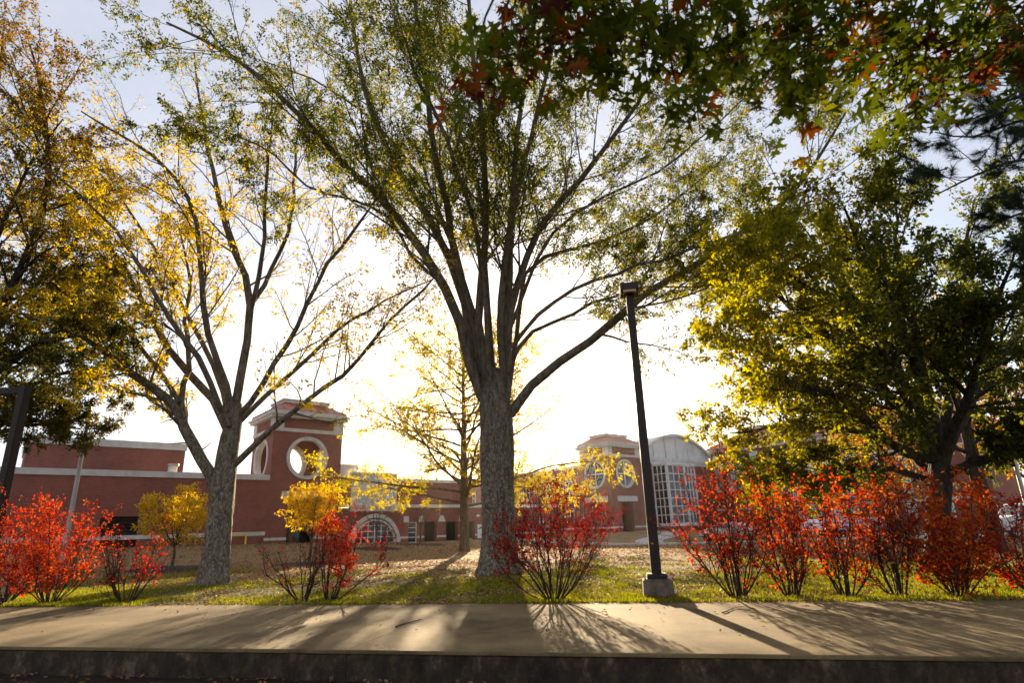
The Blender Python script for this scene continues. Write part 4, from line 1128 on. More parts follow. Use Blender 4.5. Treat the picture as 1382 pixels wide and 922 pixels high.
build_tree('broadleaf_tree', 'broad dense yellow-green tree with low spreading dark limbs on the right', g3, tr, [0.30, 0.29, 0.28, 0.29, 0.22], LL, ('bark_dark', 'bark_dark'), 'leaf_shade',
           dict(levels=lv3, leaf_levels=[(3, 8), (2, 5)], size=0.122, spread=0.05, tint=(0.47, 0.22), aspect=0.62,
                tintfn=lambda V: np.interp(project(V)[0], [930, 1100, 1250], [0.34, 0.14, -0.25])))  # sunlit left and shaded right of the crown put into the leaf tint

# --- procedural smaller trees
def layered_tree(name, label, g, h, spread, r, leaf, barks, nl=26, first=0.24, size=0.11, tint=(0.5, 0.25), per=7, group=None, up=0.08, angle=(55, 80), K1=9, K2=5, dens=1.0, tier=False, shrink=0.78):
    P = np.array([g + np.array([0.06 * math.sin(3.1 * k) * h / 12, 0.06 * math.cos(2.3 * k) * h / 12, h * k / 8]) for k in range(9)])
    lead = resample(P, 14)
    limbs = [(lead, r * 0.9, r * 0.12)]
    for i in range(nl):
        f = first + (0.97 - first) * (i + 0.5) / nl
        b = np.array([np.interp(f, np.linspace(0, 1, 14), lead[:, k]) for k in range(3)])
        a = i * 2.399 + rng.random() * 0.6
        el = rad(90 - rng.uniform(*angle))
        ln = spread * (1 - shrink * (f - first) / (1 - first)) * rng.uniform(0.75, 1.1)
        d = np.array([math.cos(a) * math.cos(el), math.sin(a) * math.cos(el), math.sin(el)])
        pts = [b]
        for s in range(5):
            d = nrm(d + rng.normal(size=3) * 0.09 + np.array([0, 0, up * 0.5])); pts.append(pts[-1] + d * ln / 5)
        limbs.append((resample(np.array(pts), 14), r * 0.36 * (1 - 0.6 * f), 0.012))
    lvx = [dict(K=K1, t=(0.2, 1.0), ln=(0.25, 0.45), ang=(25, 60), n=5, rf=0.5, up=0.0, wig=0.12, lmin=0.3, lmax=2.0, fade=0.3, rmin=0.006),
           dict(K=K2, t=(0.15, 1.0), ln=(0.35, 0.6), ang=(25, 60), n=3, rf=0.5, up=-0.03, wig=0.15, lmin=0.2, lmax=0.9, rmin=0.004)]
    keep = None if dens >= 1 else (lambda b: rng.random(len(b)) < dens)
    if tier: keep = lambda b: rng.random(len(b)) < np.interp((b[:, 2] - g[2]) / h, [0.2, 0.34, 0.44, 1.0], [1.0, 1.0, 0.42, 0.40])
    trk = [lead[k] for k in (0, 2, 4, 6, 8, 10)]
    return build_tree(name, label, g, trk, [r, r * 0.9, r * 0.8, r * 0.68, r * 0.5, r * 0.36], limbs, barks, leaf,
                      dict(levels=lvx, leaf_levels=[(2, per), (1, max(2, per // 2))], size=size, spread=0.08, tint=tint, aspect=0.5, keep=keep), group, flare=0.25)

gA = gnd(627, 745)
layered_tree('broadleaf_tree', 'straight young tree with lemon-yellow lower branches just left of the thick trunk', gA, 15.5, 11.0, 0.33, 'leaf_yellow', ('bark_tan', 'bark_tan'), nl=48, first=0.19, size=0.18, tint=(0.6, 0.3), per=13, angle=(52, 90), K1=15, K2=7, tier=True, shrink=0.55, up=0.02)
# ------------------------------------------------------------------ shrubs along the walk
def shrub(label, px, base, top, wl, wr, leaf, stems=14, per=4, dens=1.0, K=(7, 5), size=0.062, tint=(0.5, 0.3), low=0.25, group='red shrubs along the walk', lift=0.0, tips=False, bare=0.0):
    g = gnd(px, base)
    Y = g[1]
    H = at(px, top, Y)[2] - g[2]
    k = Y / FPX * 1.05
    Wl, Wr = wl * k, wr * k
    root = thing('shrub', label, 'shrub', g, 0, group)
    SP = []
    for i in range(stems):
        a = 2 * math.pi * (i + rng.random() * 1.6) / stems
        q = rng.uniform(0.10, 1.02) ** 0.7
        dx = math.cos(a) * q; wx = Wr if dx > 0 else Wl
        top_h = H * (rng.uniform(0.55, 0.8) if rng.random() < 0.3 else rng.uniform(0.8, 1.02)) * (1 - 0.40 * q ** 2.5)
        end = np.array([dx * wx, math.sin(a) * q * 0.5 * (Wl + Wr), top_h])
        b = np.array([0.10 * math.cos(a), 0.10 * math.sin(a), -0.03])
        m1 = b + (end - b) * np.array([0.42, 0.42, 0.30]) + rng.normal(size=3) * 0.06
        m2 = b + (end - b) * np.array([0.80, 0.80, 0.66]) + rng.normal(size=3) * 0.09
        SP.append(resample(np.array([b, m1, m2, end]), 9))
    SP = np.stack(SP); SR = np.linspace(1, 0.25, 9)[None, :] * rng.uniform(0.012, 0.021, (stems, 1))
    a = grow(SP, SR, K[0] + 4, t=(low, 1.0), ln=(0.14, 0.36), ang=(18, 55), n=5, rf=0.5, up=0.06, wig=0.14, lmin=0.12, lmax=0.8, fade=0.3, rmin=0.003)
    b = grow(a[0], a[1], K[1] + 2, t=(0.15, 1.0), ln=(0.35, 0.7), ang=(20, 60), n=4, rf=0.6, up=0.06, wig=0.16, lmin=0.08, lmax=0.4, rmin=0.002)
    for i in range(stems):
        V, F = tubes([(SP[i:i + 1], SR[i:i + 1], 6)])
        link('stem', mesh_np('stem', V, F), M['stem'], root)
    V, F = tubes([(a[0], a[1], 4), (b[0], b[1], 3)])
    tag(link('twigs', mesh_np('twigs', V, F), M['stem'], root), kind='stuff')
    def keep(p):
        f = np.ones(len(p)) * dens
        if tips: f = f * np.interp(p[:, 2] / H, [0.1, 0.5, 0.8, 1.0], [0.9, 0.5, 0.85, 0.7])
        if bare: f = f * np.interp(p[:, 2] / H, [bare * 0.5, bare, bare + 0.25], [0.10, 0.3, 1.0])
        cl = vnoise(p[:, 0] * 5 + px, p[:, 1] * 5 + p[:, 2] * 5, 9)
        return rng.random(len(p)) < f * np.clip(0.52 + 0.85 * cl, 0.06, 1.15)
    V, F, T = leaves(b[0], per, size, 0.02, (0.25, 1.0), 0.55, 0.25, tint, keep)
    V2, F2, T2 = leaves(a[0], max(1, per // 2), size, 0.02, (0.3, 1.0), 0.55, 0.25, tint, keep)
    tag(link('foliage', mesh_np('foliage', np.r_[V, V2], np.r_[F, F2 + len(V)], False, np.r_[T, T2]), M[leaf], root), kind='stuff')
    return root

shrub('full red shrub at the left edge of the picture beside the walk', 6, 815, 668, 60, 62, 'leaf_red', 20, 5, 0.8, (9, 6), tint=(0.55, 0.3), low=0.15)
shrub('full red and orange shrub second from the left along the walk', 66, 816, 672, 62, 72, 'leaf_red', 20, 5, 0.8, (9, 6), tint=(0.6, 0.3), low=0.2)
shrub('thin dark shrub with scattered red leaves, left of the forked golden tree', 170, 815, 705, 45, 60, 'leaf_red', 16, 2, 0.55, (7, 5), tint=(0.3, 0.25))
shrub('nearly leafless shrub touching the red one right of the forked golden tree', 410, 813, 695, 62, 40, 'leaf_red', 15, 1, 0.22, (6, 4), tint=(0.3, 0.25))
shrub('leaning scarlet shrub right beside the nearly leafless one', 446, 813, 694, 22, 88, 'leaf_red', 13, 5, 0.85, (7, 6), tint=(0.45, 0.25), low=0.4)
shrub('round dark red shrub standing directly right of the thick grey trunk', 748, 812, 655, 84, 84, 'leaf_red', 26, 4, 0.66, (11, 8), tint=(0.34, 0.3), low=0.36, bare=0.34)
shrub('tall twiggy shrub with orange-red leaves, first one right of the lamp post', 996, 808, 618, 78, 58, 'leaf_orange', 20, 3, 0.34, (13, 8), tint=(0.25, 0.3), low=0.2, tips=True, size=0.078)
shrub('narrow shrub with orange leaves low down, second one right of the lamp post', 1070, 807, 632, 46, 40, 'leaf_orange', 15, 4, 0.30, (11, 8), tint=(0.4, 0.3), low=0.1, size=0.078)
shrub('open vase-shaped red shrub, third one right of the lamp post', 1143, 807, 640, 48, 44, 'leaf_orange', 14, 4, 0.30, (11, 7), tint=(0.35, 0.3), low=0.15, size=0.078)
shrub('vase-shaped orange-red shrub, fourth one right of the lamp post', 1214, 806, 630, 50, 46, 'leaf_orange', 16, 4, 0.36, (11, 7), tint=(0.4, 0.3), low=0.12, size=0.078)
shrub('dense fiery orange shrub below the broad yellow-green tree', 1296, 806, 628, 66, 84, 'leaf_orange', 20, 5, 0.58, (10, 7), tint=(0.5, 0.32), low=0.08, size=0.078)
shrub('dark red shrub cut by the right edge of the picture', 1400, 802, 655, 66, 60, 'leaf_red', 16, 5, 0.9, (8, 6), tint=(0.45, 0.3), low=0.12)

# ------------------------------------------------------------------ small ornamental trees on the far lawn, with mulch rings
def mulch_bed(label, g, rx):
    n = 40
    V = [(g[0], g[1], float(ground_z(g[0], g[1])) + 0.06)]
    for rr, dz in ((0.55, 0.05), (0.85, 0.03), (1.0, -0.02)):
        for i in range(n):
            a = 2 * math.pi * i / n; q = rx * rr * (1 + 0.05 * math.sin(5 * a + g[0]))
            x, y = g[0] + q * math.cos(a), g[1] + q * math.sin(a)
            V.append((x, y, float(ground_z(x, y)) + dz + 0.02 * rng.random()))
    F = [(0, 1 + i, 1 + (i + 1) % n) for i in range(n)]
    mb = MB(); mb.add(V, F, True); mb2 = []
    for k in range(2):
        mb.f += [(1 + k * n + i, 1 + k * n + n + i, 1 + k * n + n + (i + 1) % n, 1 + k * n + (i + 1) % n) for i in range(n)]; mb.s += [True] * n
    o = mb.build('mulch_bed', M['mulch'])
    return tag(o, label, 'mulch bed', 'mulch rings on the far lawn')

def small_tree(label, px, base, top, bot, half, leaf, stems=7, per=6, size=0.12, K=(10, 6), dens=1.0, tint=(0.5, 0.3), boxy=False, group='small trees on the far lawn'):
    g = gnd(px, base); Y = g[1]
    k = Y / FPX * 1.05
    H = at(px, top, Y)[2] - g[2]; Hb = at(px, bot, Y)[2] - g[2]; W = half * k
    root = thing('small_tree', label, 'small tree', g, 0, group)
    P0 = resample(np.array([[0, 0, -0.05], [0.03, 0.02, Hb * 0.6], [0.0, 0.0, Hb * 1.05]]), 9)
    V, F = tubes([(P0[None], np.linspace(0.085, 0.06, 9)[None], 9)]); link('trunk', mesh_np('trunk', V, F), M['bark_limb'], root)
    SP = []
    for i in range(stems):
        a = 2.4 * i + rng.random(); q = math.sqrt((i + 0.5) / stems)
        z1 = Hb + (H - Hb) * (0.55 + 0.42 * (1 - q * (0.25 if boxy else 0.8)))
        e = np.array([math.cos(a) * q * W * 0.85, math.sin(a) * q * W * 0.85, z1])
        b = P0[-2]
        SP.append(resample(np.array([b, b + (e - b) * np.array([0.55, 0.55, 0.35]), e]), 9))
    SP = np.stack(SP); SR = np.linspace(1, 0.2, 9)[None] * np.full((stems, 1), 0.035)
    a = grow(SP, SR, K[0], t=(0.15, 1.0), ln=(0.3, 0.5), ang=(25, 70), n=5, rf=0.5, up=0.0, wig=0.14, lmin=0.25, lmax=W * 0.75, rmin=0.004)
    b = grow(a[0], a[1], K[1], t=(0.15, 1.0), ln=(0.4, 0.7), ang=(25, 60), n=3, rf=0.5, up=0.0, wig=0.16, lmin=0.15, lmax=0.7, rmin=0.003)
    for i in range(stems):
        V, F = tubes([(SP[i:i + 1], SR[i:i + 1], 5)]); link('limb', mesh_np('limb', V, F), M['bark_limb'], root)
    V, F = tubes([(a[0], a[1], 4), (b[0], b[1], 3)]); tag(link('twigs', mesh_np('twigs', V, F), M['bark_limb'], root), kind='stuff')
    if per > 0:
        V, F, T = leaves(b[0], per, size, 0.05, (0.1, 1.0), 0.5, 0.3, tint, (lambda p: rng.random(len(p)) < dens))
        tag(link('crown', mesh_np('crown', V, F, False, T), M[leaf], root), kind='stuff')
    return root

small_tree('small round golden tree left of the forked grey trunk', 231, 770, 652, 735, 47, 'leaf_bright', 13, 7, 0.13, (10, 6), tint=(0.42, 0.22))
small_tree('small square-topped golden tree in front of the open brick tower', 417, 763, 660, 722, 42, 'leaf_bright', 13, 7, 0.13, (10, 6), tint=(0.5, 0.22), boxy=True)
small_tree('bare slender sapling in front of the arched window', 507, 741, 655, 712, 26, 'leaf_gold', 6, 1, 0.12, (6, 4), dens=0.25, tint=(0.4, 0.2))
small_tree('bare V-shaped sapling in front of the pillared porch', 567, 736, 674, 708, 22, 'leaf_gold', 6, 1, 0.12, (6, 4), dens=0.1, tint=(0.4, 0.2))
mulch_bed('dark mulch ring under the small round golden tree', gnd(232, 769), 2.1)
mulch_bed('dark mulch ring under the small square-topped golden tree', gnd(415, 762), 1.9)
mulch_bed('dark mulch ring around the slender sapling by the arched window', gnd(509, 740.5), 1.8)
mulch_bed('dark mulch ring around the V-shaped sapling by the porch', gnd(569, 735.5), 2.2)

# trees behind the shrubs on the right
def back_tree(label, px, Y, h, spread, r, leaf, barks=('bark_dark', 'bark_dark'), **kw):
    p = at(px, 705, Y); g = np.array([p[0], p[1], float(ground_z(p[0], p[1]))])
    return layered_tree('broadleaf_tree', label, g, h, spread, r, leaf, barks, angle=(35, 70), **kw)
back_tree('dark trunk with amber leaves just right of the broad tree trunk', 1336, 25, 9.5, 5.2, 0.33, 'leaf_amber', nl=22, first=0.26, size=0.16, per=6, K1=8, K2=6, tint=(0.4, 0.25), dens=0.55)
back_tree('amber tree beyond the drive left of the broad tree trunk', 1205, 36, 8.0, 5.0, 0.2, 'leaf_amber', nl=20, first=0.2, size=0.19, per=6, K1=8, K2=5, tint=(0.5, 0.25), dens=0.55)
back_tree('small amber tree beyond the drive behind the tall twiggy shrub', 1032, 58, 7.0, 3.4, 0.16, 'leaf_amber', nl=16, first=0.16, size=0.22, per=6, K1=7, K2=5, tint=(0.6, 0.25))
back_tree('amber tree at the far right edge beyond the grey pole', 1420, 33, 9.0, 5.5, 0.24, 'leaf_amber', nl=20, first=0.2, size=0.19, per=6, K1=8, K2=5, tint=(0.4, 0.25), dens=0.55)
back_tree('rusty small tree between the glass hall and the classroom wing', 985, 66, 10.5, 3.6, 0.18, 'leaf_rust', nl=18, first=0.2, size=0.22, per=3, K1=7, K2=5, tint=(0.75, 0.2), dens=0.6)

# ------------------------------------------------------------------ lamp posts and poles
def post_square(mb, w, z0, z1, w1=None):
    w1 = w if w1 is None else w1
    return mb.frustum(0, 0, z0, z1, w / 2, w / 2, w1 / 2, w1 / 2)
g = gnd(889, 806)
lp = thing('lamp_post', 'tall square bronze lamp post on a concrete footing, its small head turned down', 'lamp post', g, rad(-9))
hz = at(840, 400, g[1])[2] - g[2]
fo = MB().frustum(0, 0, -0.3, 0.36, 0.32, 0.32, 0.30, 0.30).build('footing', M['footing'], lp, 0.02)
MB().box(-0.22, 0.22, -0.22, 0.22, 0.361, 0.375).frustum(0, 0, 0.375, 0.46, 0.21, 0.21, 0.2, 0.2).build('base_cover', M['bronze'], lp, 0.008)
MB().frustum(0, 0, 0.46, hz, 0.105, 0.105, 0.085, 0.085).build('pole', M['bronze'], lp, 0.012)
MB().box(-0.05, 0.05, -0.112, -0.1, 0.85, 1.1).build('hand_hole_cover', M['bronze'], lp)
for sx in (-1, 1):
    for sy in (-1, 1): MB().cyl((sx * 0.17, sy * 0.17), 0.016, 0.375, 0.42, 8).build('bolt', M['galv'], lp) if False else MB().cyl((sx * 0.25, sy * 0.25), 0.018, 0.36, 0.40, 8).build('bolt', M['galv'], lp)
hd = MB().frustum(0, -0.02, hz, hz + 0.06, 0.12, 0.16, 0.21, 0.28).box(-0.215, 0.215, -0.31, 0.27, hz + 0.062, hz + 0.24).build('lamp_head', M['bronze'], lp, 0.01)
MB().box(-0.15, 0.15, -0.30, -0.1, hz + 0.012, hz + 0.058).build('lens', M['lens'], hd)

p = at(5, 660, 17.3)
g = np.array([p[0], p[1], float(ground_z(p[0], p[1]))])
zt = at(31, 522, 17.3)[2] - g[2]
gp = thing('lamp_post', 'thick dark square post with a level arm at its top at the left edge', 'lamp post', g, rad(-8))
post_square(MB(), 0.25, -0.2, zt, 0.24).build('pole', M['bronze'], gp, 0.02)
MB().box(-1.75, -0.126, -0.09, 0.09, zt - 0.20, zt - 0.02).build('arm', M['bronze'], gp, 0.01)
hd = MB().box(-2.5, -1.76, -0.3, 0.3, zt - 0.26, zt + 0.06).build('lamp_head', M['bronze'], gp, 0.02)
MB().box(-2.4, -1.86, -0.24, 0.24, zt - 0.285, zt - 0.262).build('lens', M['lens'], hd)
MB().box(-0.45, 0.45, -0.45, 0.45, -0.3, 0.12).build('footing', M['footing'], gp, 0.02)

def round_pole(label, px, py, top, Y, r, r1):
    p = at(px, py, Y); g = np.array([p[0], p[1], float(ground_z(p[0], p[1]))])
    h = at(px + (500 - px) * 0.05, top, Y)[2] - g[2]
    t = thing('flag_pole', label, 'pole', g)
    MB().cyl((0, 0), r, 0.06, h, 14, r1).build('shaft', M['galv'], t)
    MB().cyl((0, 0), r * 2.2, 0.0, 0.07, 14).build('base_flange', M['galv'], t)
    MB().cyl((0, 0), r1 * 1.5, h, h + 0.06, 14, r1 * 0.6).build('cap', M['galv'], t)
round_pole('slim tapered grey metal pole in front of the long brick wing', 92, 715, 540, 24, 0.10, 0.06)
round_pole('slim grey metal pole at the right edge under the broad tree', 1385, 680, 606, 22, 0.085, 0.06)

# ------------------------------------------------------------------ parked cars
def car_proto(name, label, cat, mat, van=False):
    t = thing(name, label, cat)
    L_, W_ = (5.1, 1.95) if van else (4.5, 1.8)
    ht = 1.95 if van else 1.45
    if van: prof = [(-L_ / 2, 0.45), (-L_ / 2, 0.95), (-L_ / 2 + 0.1, 1.1), (-0.0 - L_ / 2 + 0.18, ht - 0.15), (-L_ / 2 + 0.4, ht), (0.7, ht), (1.25, 1.25), (2.2, 1.08), (2.5, 0.85), (2.55, 0.45)]
    else: prof = [(-2.25, 0.42), (-2.27, 0.75), (-2.15, 0.98), (-1.75, 1.02), (-1.2, 1.36), (-0.7, ht), (0.2, ht - 0.02), (1.0, 1.02), (1.9, 0.88), (2.2, 0.70), (2.25, 0.42)]
    # body: three sections across for a tumblehome
    zs = [z for _, z in prof]; belt = 1.1 if van else 0.98
    V = []
    for w, top in ((-1, 0), (-0.96, 1), (0.96, 1), (1, 0)):
        for x, z in prof:
            zz = z; ww = w * W_ / 2
            if z > belt: ww = w * W_ / 2 * (1 - 0.20 * (z - belt) / (ht - belt + 0.01))
            elif not top: zz = z * 0.97 + 0.01
            V.append((x, ww, zz))
    n = len(prof); F = []
    for k in range(3):
        for i in range(n): F.append((k * n + i, k * n + (i + 1) % n, (k + 1) * n + (i + 1) % n, (k + 1) * n + i))
    F += [tuple(range(n)), tuple(range(4 * n - 1, 3 * n - 1, -1))]
    MB().add(V, F).build('body', mat, t, 0.03)
    def side(y, z): return y * (1 - 0.20 * max(0, z - belt) / (ht - belt))
    for sg in (-1, 1):
        yy = sg * (W_ / 2 + 0.012)
        zt_ = ht - 0.12
        spans = [(-2.2, -0.9), (-0.8, 0.25), (0.35, 1.05)] if van else [(-1.45, -0.42), (-0.36, 0.75)]
        for a_, b_ in spans:
            top = [(max(a_, -0.95) if not van else a_, zt_), (min(b_, 0.25) if not van else min(b_, 0.75), zt_)]
            q = [(a_, belt + 0.05), (b_, belt + 0.05), top[1], top[0]]
            v = [(x, side(yy, z), z) for x, z in q] + [(x, side(yy - sg * 0.03, z), z) for x, z in q]
            MB().add(v, [(0, 1, 2, 3), (7, 6, 5, 4), (0, 4, 5, 1), (1, 5, 6, 2), (2, 6, 7, 3), (3, 7, 4, 0)]).build('side_window', M['glass_dark'], t)
    fx = [(1.2, 1.3), (0.78, ht - 0.1)] if van else [(0.96, 1.06), (0.3, ht - 0.07)]
    bx = [(-L_ / 2 + 0.10, 1.2), (-L_ / 2 + 0.2, ht - 0.25)] if van else [(-1.7, 1.07), (-0.85, ht - 0.1)]
    for nm, (lo, hi), d in (('windscreen', fx, 0.03), ('rear_window', bx, -0.03)):
        wl_, wh = W_ * 0.40, W_ * 0.35
        v = [(lo[0] + d, -wl_, lo[1] + 0.02), (lo[0] + d, wl_, lo[1] + 0.02), (hi[0] + d, wh, hi[1] + 0.02), (hi[0] + d, -wh, hi[1] + 0.02)]
        v += [(x - d * 1.4, y, z - 0.03) for x, y, z in v]
        MB().add(v, [(0, 1, 2, 3), (7, 6, 5, 4), (0, 4, 5, 1), (1, 5, 6, 2), (2, 6, 7, 3), (3, 7, 4, 0)]).build(nm, M['glass_dark'], t)
    for x in (-1.4, 1.4):
        for sg in (-1, 1):
            y0, y1 = sorted((sg * (W_ / 2 - 0.2), sg * (W_ / 2 + 0.015)))
            w = MB().disc((x, 0.33), 0.33, y0, y1, 'Y', 20).build('wheel', M['tyre'], t)
            y0, y1 = sorted((sg * (W_ / 2 + 0.016), sg * (W_ / 2 + 0.03)))
            MB().disc((x, 0.33), 0.2, y0, y1, 'Y', 14).build('rim', M['galv'], w)
    fz = 0.78 if van else 0.68
    for sg in (-1, 1):
        MB().box(L_ / 2 - 0.06, L_ / 2 + 0.02, sg * 0.68 - 0.17, sg * 0.68 + 0.17, fz - 0.08, fz + 0.06).build('headlight', M['white_metal'], t)
        MB().box(-L_ / 2 - 0.03, -L_ / 2 + 0.06, sg * 0.72 - 0.13, sg * 0.72 + 0.13, fz - 0.02, fz + 0.16).build('tail_light', M['lamp_red'], t)
    MB().box(L_ / 2 - 0.05, L_ / 2 + 0.05, -W_ / 2 + 0.08, W_ / 2 - 0.08, 0.36, 0.52).build('bumper', M['bronze'], t)
    MB().box(-L_ / 2 - 0.05, -L_ / 2 + 0.05, -W_ / 2 + 0.08, W_ / 2 - 0.08, 0.36, 0.52).build('bumper', M['bronze'], t)
    return t
def copy_tree(o, parent=None):
    c = o.copy(); C.objects.link(c); c.parent = parent
    for ch in list(o.children):
        copy_tree(ch, c)
    return c
def place_car(c, px, py, Y, rz):
    p = at(px, py, Y); c.location = (p[0], p[1], float(ground_z(p[0], p[1])) + 0.05); c.rotation_euler = (0, 0, rz)
    c['group'] = 'cars parked along the drive'
wc = car_proto('parked_car', 'white parked car beyond the drive behind the narrow orange shrub', 'car', M['car_white'])
place_car(wc, 1098, 714, 56, rad(70))
c2 = copy_tree(wc); c2['label'] = 'white parked car beyond the drive, half hidden left of the vase-shaped shrub'; place_car(c2, 1122, 714, 56.5, rad(70))
c5 = copy_tree(wc); c5['label'] = 'white car on the drive behind the tall twiggy shrub, seen end on'; place_car(c5, 982, 720, 49.5, rad(118))
sc_ = car_proto('parked_car', 'silver parked car beyond the drive behind the open red shrub', 'car', M['car_silver'])
place_car(sc_, 1150, 714, 57, rad(70))
bc = car_proto('parked_car', 'pale blue parked car beyond the drive behind the vase-shaped orange-red shrub', 'car', M['car_blue'])
place_car(bc, 1187, 714, 50, rad(65))
va = car_proto('parked_van', 'white van parked at the right edge beyond the dark trunk', 'van', M['car_white'], True)
place_car(va, 1388, 700, 38, rad(172))

# ------------------------------------------------------------------ grass blades and fallen leaves
def scatter(n, tmax, power=1.6, tmin=0.0, near=SW):
    """random ground points beyond the walk, thinner with distance, inside a generous view wedge"""
    d = tmin + (tmax - tmin) * rng.random(n) ** power
    s = (rng.random(n) * 2 - 1) * (14 + d * 1.15)
    x = SO[0] + s * SU[0] + (near + d) * SV[0]; y = SO[1] + s * SU[1] + (near + d) * SV[1]
    return x, y, d
def make_grass():
    x, y, d = scatter(120000, 17.0, 1.45, -0.06)
    pn = vnoise(x * 0.8, y * 0.8, 21) + 0.45 * vnoise(x * 3, y * 3, 22)
    keep = rng.random(len(x)) < np.clip(0.55 + 0.95 * pn - np.interp(d, [2, 5, 10, 17], [0, 0.12, 0.5, 0.72]), 0, 1)
    x, y, d, pn = x[keep], y[keep], d[keep], pn[keep]
    z = ground_z(x, y); n = len(x)
    VV, TT = [], []
    for k in range(3):
        a = rng.random(n) * 6.28; h = (0.045 + 0.05 * rng.random(n)) * np.interp(d, [0, 0.3, 1], [1.3, 1.1, 1.0]); w = 0.008 + 0.009 * rng.random(n) + d * 0.0006
        lx, ly = np.cos(a) * h * rng.uniform(0.2, 0.9, n), np.sin(a) * h * rng.uniform(0.2, 0.9, n)
        ox, oy = rng.normal(0, 0.02, n), rng.normal(0, 0.02, n)
        b0 = np.stack([x + ox - w * np.sin(a), y + oy + w * np.cos(a), z - 0.01], 1); b1 = np.stack([x + ox + w * np.sin(a), y + oy - w * np.cos(a), z - 0.01], 1)
        tp = np.stack([x + ox + lx, y + oy + ly, z + h], 1)
        VV.append(np.stack([b0, b1, tp], 1).reshape(-1, 3)); TT.append(np.clip(0.45 - 0.12 * pn + 0.22 * rng.normal(size=n), 0, 1).repeat(3))
    V = np.concatenate(VV); F = np.arange(len(V)).reshape(-1, 3)
    tag(link('grass', mesh_np('grass', V, F, False, np.concatenate(TT)), M['grass']), 'short yellowing grass growing beside the raised walk', 'grass', kind='stuff')
make_grass()
def flat_leaves(x, y, z, size, tint, name, mat, label, lift=0.012):
    n = len(x)
    a = rng.random(n) * 6.28; s = size * rng.uniform(0.6, 1.3, n)
    u = np.stack([np.cos(a), np.sin(a), rng.normal(0, 0.25, n)], 1); v = np.stack([-np.sin(a), np.cos(a), rng.normal(0, 0.35, n)], 1)
    c = np.stack([x, y, z + lift + s * 0.22], 1)
    s = s[:, None]
    P = np.stack([c - u * s * 0.5, c - v * s * 0.3 + np.array([0, 0, 0.1]) * s, c + u * s * 0.5, c + v * s * 0.3 + np.array([0, 0, 0.1]) * s], 1).reshape(-1, 3)
    k = (np.arange(n) * 4)[:, None]
    F = np.concatenate([k + np.array([[0, 1, 2]]), k + np.array([[0, 2, 3]])])
    return tag(link(name, mesh_np(name, P, F, False, np.clip(tint, 0, 1).repeat(4)), M[mat]), label, 'leaves', kind='stuff')
x, y, d = scatter(120000, 42.0, 1.8, 0.03)
pn = vnoise(x * 0.7, y * 0.7, 31) + 0.4 * vnoise(x * 2.2, y * 2.2, 33)
k_ = rng.random(len(x)) < np.clip(0.42 + 0.85 * pn + np.interp(d, [0, 3, 9], [0.05, 0.12, 0.42]), 0.05, 1)
x, y, d = x[k_], y[k_], d[k_]
flat_leaves(x, y, ground_z(x, y), 0.075 + d * 0.0022, 0.5 + 0.3 * rng.normal(size=len(x)), 'fallen_leaves', 'litter', 'dry brown leaves scattered over the lawn')
# leaves down on the earth before the wall and a few on the walk
n = 1500
s = rng.uniform(-13, 9, n); t = -rng.random(n) ** 1.5 * 3.0 - 0.02
x = SO[0] + s * SU[0] + t * SV[0]; y = SO[1] + s * SU[1] + t * SV[1]
flat_leaves(x, y, np.full(n, -0.36), 0.07, 0.25 + 0.25 * rng.normal(size=n), 'fallen_leaves', 'litter', 'dark dead leaves on the earth below the concrete wall', 0.02)
n = 860
s = rng.uniform(-16, 12, n); t = SW * (1 - rng.random(n) ** 1.3 * 0.98)
t[260:] = SW - np.abs(rng.normal(0, 0.13, 600)) + 0.05
x = SO[0] + s * SU[0] + t * SV[0]; y = SO[1] + s * SU[1] + t * SV[1]
flat_leaves(x, y, np.full(n, 0.0), 0.055, 0.1 + 0.25 * np.abs(rng.normal(size=n)), 'fallen_leaves', 'litter', 'few dry leaves lying on the concrete walk', 0.004)
def twig(label, px0, py0, px1, py1):
    def on(px, py):
        d = RM @ np.array([(px - CX) / FPX, (CY - py) / FPX, -1.0]); return d * (-EYE / d[2]) + np.array([0, 0, EYE])
    a, b = on(px0, py0), on(px1, py1)
    P = np.array([a + (b - a) * k / 7 + rng.normal(size=3) * 0.012 for k in range(8)]); P[:, 2] = 0.012 + 0.006 * rng.random(8)
    sh = np.stack([P[3], P[3] + (P[5] - P[3]) * 0.7 + np.array([0.05, 0.09, 0.004]), P[3] + (P[6] - P[3]) * 0.8 + np.array([0.09, 0.15, 0.0])])
    g = P[0].copy(); g[2] = 0
    V, F = tubes([(P[None] - g, np.linspace(0.011, 0.005, 8)[None], 6), (sh[None] - g, np.linspace(0.006, 0.003, 3)[None], 5)])
    o = link('twig', mesh_np('twig', V, F), M['bark_dark']); o.location = g
    tag(o, label, 'twig')
twig('thin dark broken twig lying on the walk left of the trunk shadow', 533, 848, 568, 838)
twig('small forked twig lying on the walk right of the lamp post shadow', 976, 829, 990, 823)

